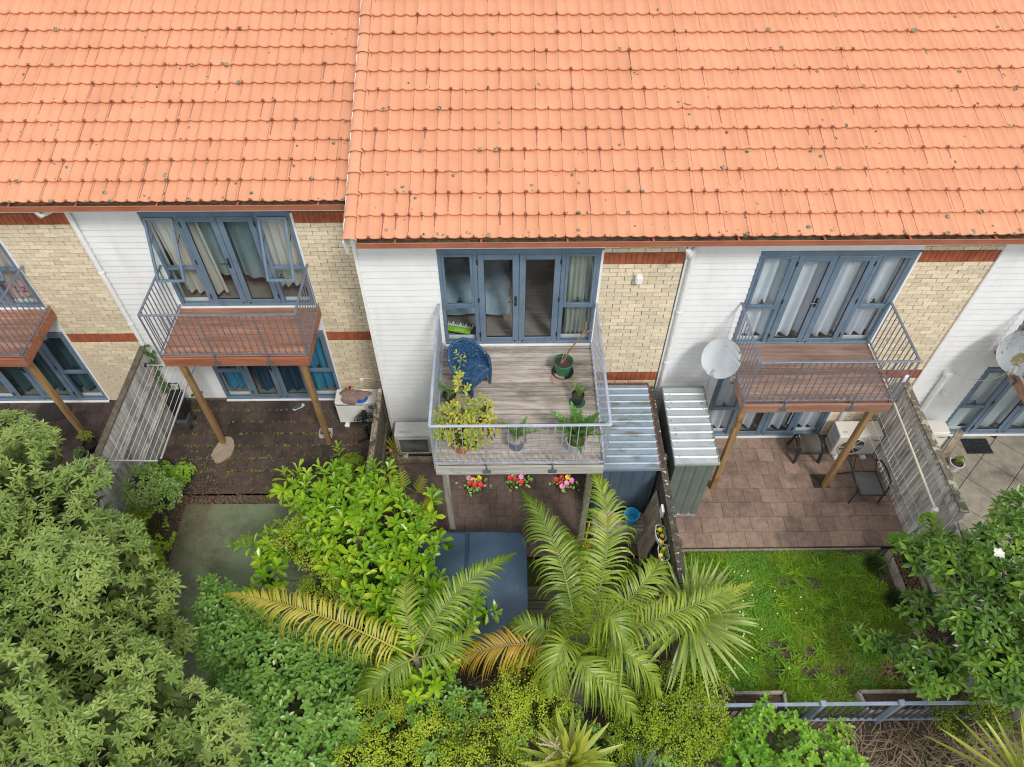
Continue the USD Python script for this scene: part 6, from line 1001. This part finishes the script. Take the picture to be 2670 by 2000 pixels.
# --- pots on the grey balcony
pm('terracotta', (.36, .125, .055), (.44, .17, .08), 6, .75); pm('pot_grey', (.36, .37, .38), (.42, .43, .44), 4, .6); pm('pot_green', (.025, .13, .06), (.035, .16, .08), 4, .45); pm('pot_blue', (.10, .13, .17), (.3, .3, .3), 3, .35, lo=.48, hi=.52); pm('pot_white', (.5, .5, .49), (.56, .56, .55), 4, .5); pm('gravel', (.2, .17, .14), (.45, .42, .38), 50, .9, .6)
def pot(t, x, y, z, r, h, mt, soil='potting_soil', rim=.014):
    t.part('pot', MB().lathe([(.001, 0), (r * .72, 0), (r * .94, h * .84), (r + rim * .5, h * .85), (r + rim, h), (r - .004, h), (r - .012, h * .85), (r * .8, h * .8)], (x, y, z), 26), mt, smooth=40); t.part('soil', MB().lathe([(r * .93, h * .84), (r * .5, h * .87), (.001, h * .89)], (x, y, z), 20), soil, smooth=60)
z0 = 2.803; t = Thing('potted_shrub', 'yellow and orange leaved shrub in a terracotta pot at the grey balcony corner', 'potted plant', (-.71, 6.38, z0)); pot(t, -.71, 6.38, z0, .155, .26, 'terracotta')
bl = [(-.72, 6.42, 3.3, .24, .2), (-.95, 6.45, 3.2, .15, .18), (-.42, 6.5, 3.25, .2, .16), (-.68, 6.55, 3.52, .14, .14), (-.36, 6.65, 3.5, .1, .12), (-.68, 6.72, 3.78, .06, .14), (-.68, 6.8, 4.05, .04, .14), (-.68, 6.85, 4.3, .03, .1), (-.55, 6.36, 3.12, .2, .14), (-.9, 6.55, 3.45, .1, .12), (-.28, 6.45, 3.15, .12, .1)]
shrub('', '', '', (-.71, 6.4, 3.0), bl, 'olive_leaf', 900, 7, .085, .045, T_O, 31, .016, 300, up=.8, stem=.08, at=t, bark='twig', dmin=.075)
def cycad(t, c, n, L, seed, nl=34, e0=15, e1=70, w=.008, bulb=.05):
    r = np.random.default_rng(seed); c = V(*c)
    if bulb: t.part('trunk', MB().lathe([(.001, bulb * 1.3), (bulb * .6, bulb * 1.1), (bulb, bulb * .4), (bulb * .8, -.02)], c - V(0, 0, bulb), 12), 'palm_trunk', smooth=60)
    for k in range(n):
        a_ = k * 2.399 + r.normal(0, .15); e = math.radians(e0 + (e1 - e0) * k / max(1, n - 1)); l = L * (.85 + .2 * r.random()); d = V(math.cos(a_) * math.cos(e), math.sin(a_) * math.cos(e), math.sin(e)); h = unit(V(d[0], d[1], 0)); b = c + d * l * .52 + V(0, 0, .02 * l); q = c + d * l * .97 + h * .07 * l - V(0, 0, .05 * l); frond(t, (c, b, q), nl, l * .2, w, 'cycad_leaf', seed * 50 + k, .55, .1, 'green_stem', 0, .5, 1.0, 60)
t = Thing('potted_cycad', 'large cycad in a pale grey pot at the right front of the grey balcony', 'potted plant', (1.04, 6.34, z0)); pot(t, 1.04, 6.34, z0, .15, .27, 'pot_grey', 'moss'); cycad(t, (1.04, 6.34, 3.1), 15, .58, 3, nl=44, w=.013, bulb=.07, e0=30, e1=82)
t = Thing('potted_cycad', 'small cycad with few fronds in a dark blue and white pot at the balcony front', 'potted plant', (.14, 6.41, z0)); pot(t, .14, 6.41, z0, .14, .22, 'pot_blue', 'gravel'); cycad(t, (.14, 6.42, 3.04), 6, .42, 4, nl=40, w=.011, bulb=.03, e0=35, e1=70)
t = Thing('potted_cycad', 'young cycad in a black planter bag on the grey balcony', 'potted plant', (1.13, 7.25, z0)); pot(t, 1.13, 7.25, z0 + .012, .1, .2, 'black_plastic', 'moss', .004); cycad(t, (1.13, 7.25, 3.02), 4, .26, 6, w=.009, bulb=0, e0=35, e1=75); t.part('saucer', MB().lathe([(.001, 0), (.11, 0), (.13, .025), (.122, .025), (.1, .01), (.001, .01)], (1.13, 7.25, z0), 22), 'pot_green', smooth=40)
t = Thing('potted_cycad', 'young cycad half hidden behind the blue armchair on the grey balcony', 'potted plant', (-.93, 7.32, z0)); pot(t, -.93, 7.32, z0, .1, .16, 'black_plastic'); cycad(t, (-.93, 7.32, 2.97), 5, .34, 7, w=.009, bulb=0, e0=20, e1=60)
t = Thing('potted_frangipani', 'bare forked stem with two canes in a green pot on the grey balcony', 'potted plant', (.93, 7.9, z0)); pot(t, .93, 7.9, z0 + .01, .155, .27, 'pot_green', 'potting_soil'); t.part('saucer', MB().lathe([(.001, 0), (.16, 0), (.185, .03), (.176, .03), (.15, .01), (.001, .01)], (.93, 7.9, z0), 26), 'black_plastic', smooth=40)
t.part('stem', MB().tube([(.9, 7.9, 3.03), (1.03, 7.92, 3.35), (1.2, 7.94, 3.68)], [.016, .014, .013], 7), 'post_tan'); t.part('stem', MB().tube([(1.2, 7.94, 3.68), (1.24, 7.94, 3.8), (1.24, 7.94, 3.96)], [.013, .013, .011], 7), 'post_tan'); t.part('stem', MB().tube([(1.2, 7.94, 3.68), (1.29, 7.94, 3.75), (1.36, 7.94, 3.8)], [.012, .01, .008], 7), 'post_tan')
for dx in (0, .05): t.part('cane', MB().tube([(.88 + dx, 7.88, 3.02), (.95 + dx, 7.9, 3.44 - dx)], .006, 5), 'straw')
# --- hanging baskets
pm('coir', (.13, .065, .03), (.2, .11, .055), 30, .95, .7)
for k, (x, y, lab, fl) in enumerate([(-.53, 6.13, 'hanging basket with red, orange and yellow flowers, leftmost of three under the grey balcony', 'rpryr'), (.15, 6.2, 'hanging basket with many pink and red flowers, middle of three under the grey balcony', 'prprrp'), (.89, 6.16, 'hanging basket behind the palm tip, rightmost of three under the grey balcony', 'rpyrpr')]):
    t = Thing('hanging_basket', lab, 'hanging basket', (x, y, 1.9)); zb = 1.93 + (.06 if k == 1 else 0); r2 = np.random.default_rng(50 + k); R = .165 + .012 * k * (2 - k)
    t.part('basket', MB().lathe([(.001, 0), (R * .55, .01), (R * .9, .08), (R, .16), (R - .012, .16), (R * .8, .09), (.001, .05)], (x, y, zb), 22), 'coir', smooth=50); t.part('soil', MB().lathe([(R - .01, .14), (.001, .155)], (x, y, zb), 18), 'potting_soil')
    for a_ in (.3, 2.4, 4.5): t.part('chain', MB().tube([(x + R * math.cos(a_), y + R * math.sin(a_), zb + .16), (x, y - .02, 2.5)], .004, 4), 'black_plastic')
    t.part('wire_rim', MB().tube([(x + (R + .004) * math.cos(q), y + (R + .004) * math.sin(q), zb + .162) for q in np.linspace(0, 2 * np.pi, 25)], .005, 5), 'black_plastic')
    p = np.stack([x + r2.normal(0, .085, 80), y + r2.normal(0, .085, 80), zb + .17 + .1 * r2.random(80)], 1); P, f = place(T_R, p, unit(r2.normal(size=p.shape) + V(0, 0, .2)), np.broadcast_to(V(0, -.3, 1), p.shape), .055, .035); leaves(t, P, f, 'hedge_leaf', 80)
    for j, c_ in enumerate(fl + fl[::-1][:2]): a_ = j * 2.4 + k; flower(t, (x + .11 * math.cos(a_) * (.6 + .5 * (j % 2)), y + .11 * math.sin(a_) * (.6 + .5 * (j % 2)), zb + .25 + .03 * (j % 3)), .044, {'r': 'flower_red', 'o': 'flower_orange', 'y': 'flower_yellow', 'p': 'flower_rose'}[c_])
# --- white scalloped troughs on the blackened fence
for k, (y, lab) in enumerate([(5.62, 'white scalloped flower trough, farthest of three on the blackened fence'), (5.28, 'white scalloped flower trough, middle of three on the blackened fence'), (4.96, 'white scalloped flower trough, nearest of three on the blackened fence')]):
    t = Thing('flower_trough', lab, 'planter', (2.46, y, 1.3)); r2 = np.random.default_rng(60 + k); o = []
    for q in np.linspace(0, 2 * np.pi, 40, endpoint=False): rr_ = 1 + .10 * abs(math.sin(2.5 * q)); o.append((2.47 + .075 * rr_ * math.copysign(abs(math.cos(q)) ** .6, math.cos(q)), y + .135 * rr_ * math.copysign(abs(math.sin(q)) ** .6, math.sin(q))))
    t.part('trough', MB().prism([(2.47 + (a - 2.47) * .8, y + (b - y) * .85) for a, b in o], 1.3, 1.42), 'white_trim'); t.part('rim', MB().tube([(a, b, 1.44) for a, b in o + o[:1]], .009, 6), 'white_trim', smooth=60); t.part('soil', MB().prism([(2.47 + (a - 2.47) * .88, y + (b - y) * .9) for a, b in o], 1.4, 1.425), 'potting_soil')
    p = np.stack([2.48 + r2.normal(0, .03, 26), y + r2.normal(0, .06, 26), 1.44 + .05 * r2.random(26)], 1); P, f = place(T_R, p, unit(r2.normal(size=p.shape)), np.broadcast_to(V(0, -.2, 1), p.shape), .06, .045); leaves(t, P, f, 'hedge_leaf', 26)
    for j in range(2 + (k == 1)): flower(t, (2.45 + r2.normal(0, .02), y - .08 + .11 * j, 1.5), .036, 'flower_yellow', centre=None)
    flower(t, (2.43, y - .14, 1.46), .03, 'white_petal')
# --- pots on the ground
t = Thing('potted_succulent', 'yellow rosette succulent in a black pot by the left tan post', 'potted plant', (-8.26, 8.33, 0)); pot(t, -8.26, 8.33, 0, .13, .24, 'black_plastic'); r2 = np.random.default_rng(71)
for k in range(7): a_ = k * 2.4; c = V(-8.26 + .1 * math.cos(a_), 8.36 + .1 * math.sin(a_), .42 + .05 * (k % 3)); t.part('stem', MB().tube([(-8.26, 8.33, .2), c], .008, 5), 'green_stem'); P, f = rosettes(c[None], V(0, -.3, 1)[None], 14, .06, .022, r2, 5, 70, T_O); leaves(t, P, f, 'yucca_leaf', 14)
t = Thing('potted_plant', 'small plant in a white and blue pot beside the black succulent pot', 'potted plant', (-8.36, 8.1, 0)); pot(t, -8.36, 8.1, 0, .13, .2, 'pot_white'); shrub('', '', '', (-8.36, 8.1, .17), [(-8.36, 8.1, .26, .1, .08)], 'small_dark_leaf', 40, 6, .045, .024, T_O, 72, 0, 120, at=t)
t = Thing('potted_plant', 'small green plant in a white pot by the broken post on the concrete slabs', 'potted plant', (8.72, 7.72, 0)); pot(t, 8.72, 7.72, 0, .125, .23, 'pot_white'); shrub('', '', '', (8.72, 7.72, .2), [(8.75, 7.74, .27, .08, .07)], 'yellowgreen_leaf', 40, 6, .035, .016, T_O, 73, 0, 100, at=t)
# ================================================================ ground cover and litter
r2 = np.random.default_rng(80)
def blades(n, x0, x1, y0, y1, L, W, mt, name, label, cat, z=-.045, thin=.4, sc=2.6, lean=.6, kind='stuff'):
    p = np.stack([x0 + (x1 - x0) * r2.random(n), y0 + (y1 - y0) * r2.random(n), np.full(n, z)], 1); p = p[meshkit.fbm(np.stack([p[:, 0] * sc, p[:, 1] * sc, p[:, 0] * 0 + 3], -1), 3) > thin]; d = unit(r2.normal(size=p.shape) * (lean, lean, .2) + V(0, 0, 1)); l = L * (.5 + r2.random(len(p)))
    P, f = place((np.array([(0, -.5, 0), (0, .5, 0), (.55, .42, .04), (.55, -.42, .04), (1, 0, -.08)]), np.array([(0, 1, 2), (0, 2, 3), (3, 2, 4)])), p, d, unit(r2.normal(size=p.shape)), l, W); v, f = joined(P, f); return tag(put('/World', name, (v, f), mt), label, cat, kind=kind)
blades(85000, 2.72, 6.78, 3.25, 5.99, .085, .007, 'grass_blade', 'grass', 'uneven green lawn grass of the right garden', 'grass', thin=.365, lean=1.0)
p = np.stack([2.75 + 4.0 * r2.random(60000), 3.3 + 2.66 * r2.random(60000), np.zeros(60000)], 1); nz = meshkit.fbm(np.stack([p[:, 0] * 1.4 + 5, p[:, 1] * 1.4, p[:, 0] * 0], -1), 3); p = p[nz + .16 * (r2.random(60000) - .5) + .14 * (meshkit.fbm(np.stack([p[:, 0] * 5, p[:, 1] * 5, p[:, 0] * 0], -1), 3, 4) - .5) > .52 + .05 * (p[:, 0] - 4.2)]; p[:, 2] = -.03 + .09 * r2.random(len(p)) * meshkit.fbm(p * 6, 2); P, f = place(T_R, p, unit(r2.normal(size=p.shape) * (1, 1, .25)), V(0, 0, 1) + r2.normal(0, .3, p.shape), .038, .03)
P = P[:, :, :]; tag(put('/World', 'clover', joined(P, f), 'clover_leaf'), 'dark green clover and weeds growing through the right lawn', 'clover', kind='stuff')
m = MB()
for _ in range(42):
    c = V(3.9 + r2.normal(0, .55), 4.7 + r2.normal(0, .5), .03); m.lathe([(.001, .012), (.012, .008), (.015, 0)], c, 7)
tag(put('/World', 'daisies', m, 'white_petal'), 'scattered white daisies in the right lawn', 'daisies', kind='stuff')
for k, (x, y, lab) in enumerate([(6.5, 5.72, 'dark green grass tuft nearest the right pavers'), (6.66, 5.05, 'dark green grass tuft beside the bark bed edging')]):
    n = 900; p = V(x, y, -.03) + r2.normal(0, 1, (n, 3)) * (.05, .05, 0); d = unit((p - V(x, y, -.1)) * 2.2 + r2.normal(0, .12, p.shape) + V(0, 0, .16)); P, f = place((np.array([(0, -.5, 0), (0, .5, 0), (.55, .42, .06), (.55, -.42, .06), (1, 0, -.12)]), np.array([(0, 1, 2), (0, 2, 3), (3, 2, 4)])), p, d, np.broadcast_to(V(0, 0, 1), d.shape), .17, .005); tag(put('/World', 'grass_tuft', joined(P, f), 'dark_tuft'), lab, 'grass tuft')
blades(5000, 2.8, 6.7, 3.3, 5.98, .19, .009, 'grass_blade', 'long_grass', 'longer grass blades standing in the right lawn', 'grass', thin=.52, sc=3.5, lean=1.1)
blades(9000, 2.8, 6.8, 3.3, 5.98, .1, .006, 'straw', 'dry_grass', 'dry straw-coloured grass in the worn parts of the right lawn', 'grass', thin=.5, sc=1.3, lean=1.5)
wd = []
for k in range(110):
    x, y = 2.9 + 3.7 * r2.random(), 3.4 + 2.4 * r2.random(); c = np.repeat(V(x, y, -.01)[None], 1, 0); P, f = rosettes(c, V(0, 0, 1)[None], 14, .15, .03, r2, 12, 50, T_L); wd.append(P)
tag(put('/World', 'weeds', joined(np.concatenate(wd), f), 'light_leaf'), 'low rosette weeds dotted over the right lawn', 'weeds', kind='stuff')
def litter(n, fn, L, W, mt, name, label, tpl=T_L, zr=.01):
    p = fn(n); d = unit(r2.normal(size=p.shape) * (1, 1, .12)); P, f = place(tpl, p + V(0, 0, 1) * (zr * r2.random(len(p)))[:, None], d, V(0, 0, 1) + r2.normal(0, .25, p.shape), L * (.5 + .9 * r2.random(len(p))), W); tag(put('/World', name, joined(P, f), mt), label, 'fallen leaves', kind='stuff')
U = lambda a, b, n: a + (b - a) * r2.random(n)
litter(1500, lambda n: np.concatenate([np.stack([U(-6.7, -2.5, n // 3), 7.18 + r2.normal(0, .07, n // 3), U(-.02, .0, n // 3)], 1), np.stack([-5.95 + np.abs(r2.normal(0, .35, n // 3)) , U(3.9, 7.1, n // 3), U(-.022, -.01, n // 3)], 1), np.stack([U(-6.6, -5.6, n // 3), U(6.6, 8.2, n // 3), U(.004, .01, n // 3)], 1)]), .045, .018, 'dead_leaf', 'leaf_litter', 'brown leaf litter along the dark pavers and the edge of the artificial turf')
litter(1500, lambda n: np.stack([-6.1 + .9 * r2.random(n) ** 2.2, U(4.0, 7.1, n), U(-.014, -.004, n)], 1), .04, .016, 'dead_leaf', 'leaf_litter', 'thick band of dead leaves along the left edge of the artificial turf')
litter(1100, lambda n: np.stack([-6.05 + 3.5 * r2.random(n) ** 1.6, U(4.2, 7.0, n), U(-.016, -.006, n)], 1), .03, .013, 'dead_leaf', 'leaf_litter', 'sparse small leaf flecks on the artificial turf')
litter(700, lambda n: np.stack([U(-6.85, -2.5, n), U(7.3, 9.5, n), U(.004, .01, n)], 1), .016, .01, 'straw', 'leaf_litter', 'pale flecks of debris on the dark left pavers')
litter(34, lambda n: np.stack([U(-1.6, .25, n), U(4.1, 5.9, n), np.full(n, .915)], 1), .035, .014, 'dead_leaf', 'leaf_litter', 'few small dead leaves lying on the dark blue spa lid', zr=.004)
litter(160, lambda n: np.stack([U(2.9, 7.2, n), U(6.1, 8.4, n), U(.004, .01, n)], 1), .02, .008, 'straw', 'leaf_litter', 'few pale flecks on the warm brown pavers')
litter(1500, lambda n: np.concatenate([np.stack([U(6.83, 7.2, n // 2), U(3.9, 5.85, n // 2), U(.11, .13, n // 2)], 1), np.stack([5.9 + r2.normal(0, .5, n // 2), 3.75 + r2.normal(0, .35, n // 2), U(-.03, 0, n // 2)], 1)]), .07, .025, 'dead_leaf', 'leaf_litter', 'brown magnolia leaves in the bark bed and on the lawn beside it', zr=.03)
litter(700, lambda n: np.stack([U(2.0, 8.0, n), U(2.0, 3.4, n), U(-.07, -.02, n)], 1), .06, .02, 'dead_leaf', 'leaf_litter', 'dead leaves under the blue metal fence', zr=.04)
m = MB(); n = 900; p = np.stack([U(4.2, 7.6, n), U(1.9, 2.98, n), U(-.06, .1, n)], 1); a_ = r2.normal(0, 1.0, n); l = U(.15, .55, n)
P, f = place((np.array([(0, -.5, 0), (0, .5, 0), (.5, .5, .03), (.5, -.5, .03), (1, .1, 0), (1, -.1, 0)]), np.array([(0, 1, 2), (0, 2, 3), (3, 2, 4), (3, 4, 5)])), p, unit(np.stack([np.cos(a_), np.sin(a_), r2.normal(0, .12, n)], 1)), V(0, 0, 1) + r2.normal(0, .4, p.shape), l, .013)
tag(put('/World', 'dry_reeds', joined(P, f), 'straw'), 'tangle of dry fallen sword leaves below the blue metal fence', 'dead leaves', kind='stuff')
gm = []
for k in range(420):
    row = r2.integers(0, 7); gm.append(V(U(-6.6, -2.5, 1)[0], 9.6 - .3 * row + r2.normal(0, .012), .0) if r2.random() < .8 else V(U(-6.6, -2.5, 1)[0], U(7.3, 8.3, 1)[0], 0))
P, f = rosettes(np.array(gm), np.broadcast_to(V(0, 0, 1), (len(gm), 3)).copy(), 6, .03, .012, r2, 15, 60, T_L); tag(put('/World', 'weeds', joined(P, f), 'yellowgreen_leaf'), 'small bright weeds and moss in the joints of the dark left pavers', 'weeds', kind='stuff')
for k, (x, y, lab) in enumerate([(-2.95, 8.1, 'leafy weed growing beside the black pedestal fan'), (-5.0, 6.2, 'leafy weed on the edge of the artificial turf')]):
    t = Thing('weed', lab, 'weed', (x, y, 0)); P, f = rosettes(V(x, y, .02)[None], V(0, 0, 1)[None], 22, .11, .03, r2, 10, 75, T_L, .12); leaves(t, P, f, 'light_leaf', 22)
# short pile of the artificial turf
leafm('pile', [(.085, .125, .055), (.17, .23, .11), (.29, .35, .2)], .6, .1, .3, None, .5, False)
blades(60000, -6.1, -2.5, 3.9, 7.05, .022, .006, 'pile', 'turf_pile', 'short dull green pile of the artificial turf', 'artificial turf', z=-.032, thin=.0)
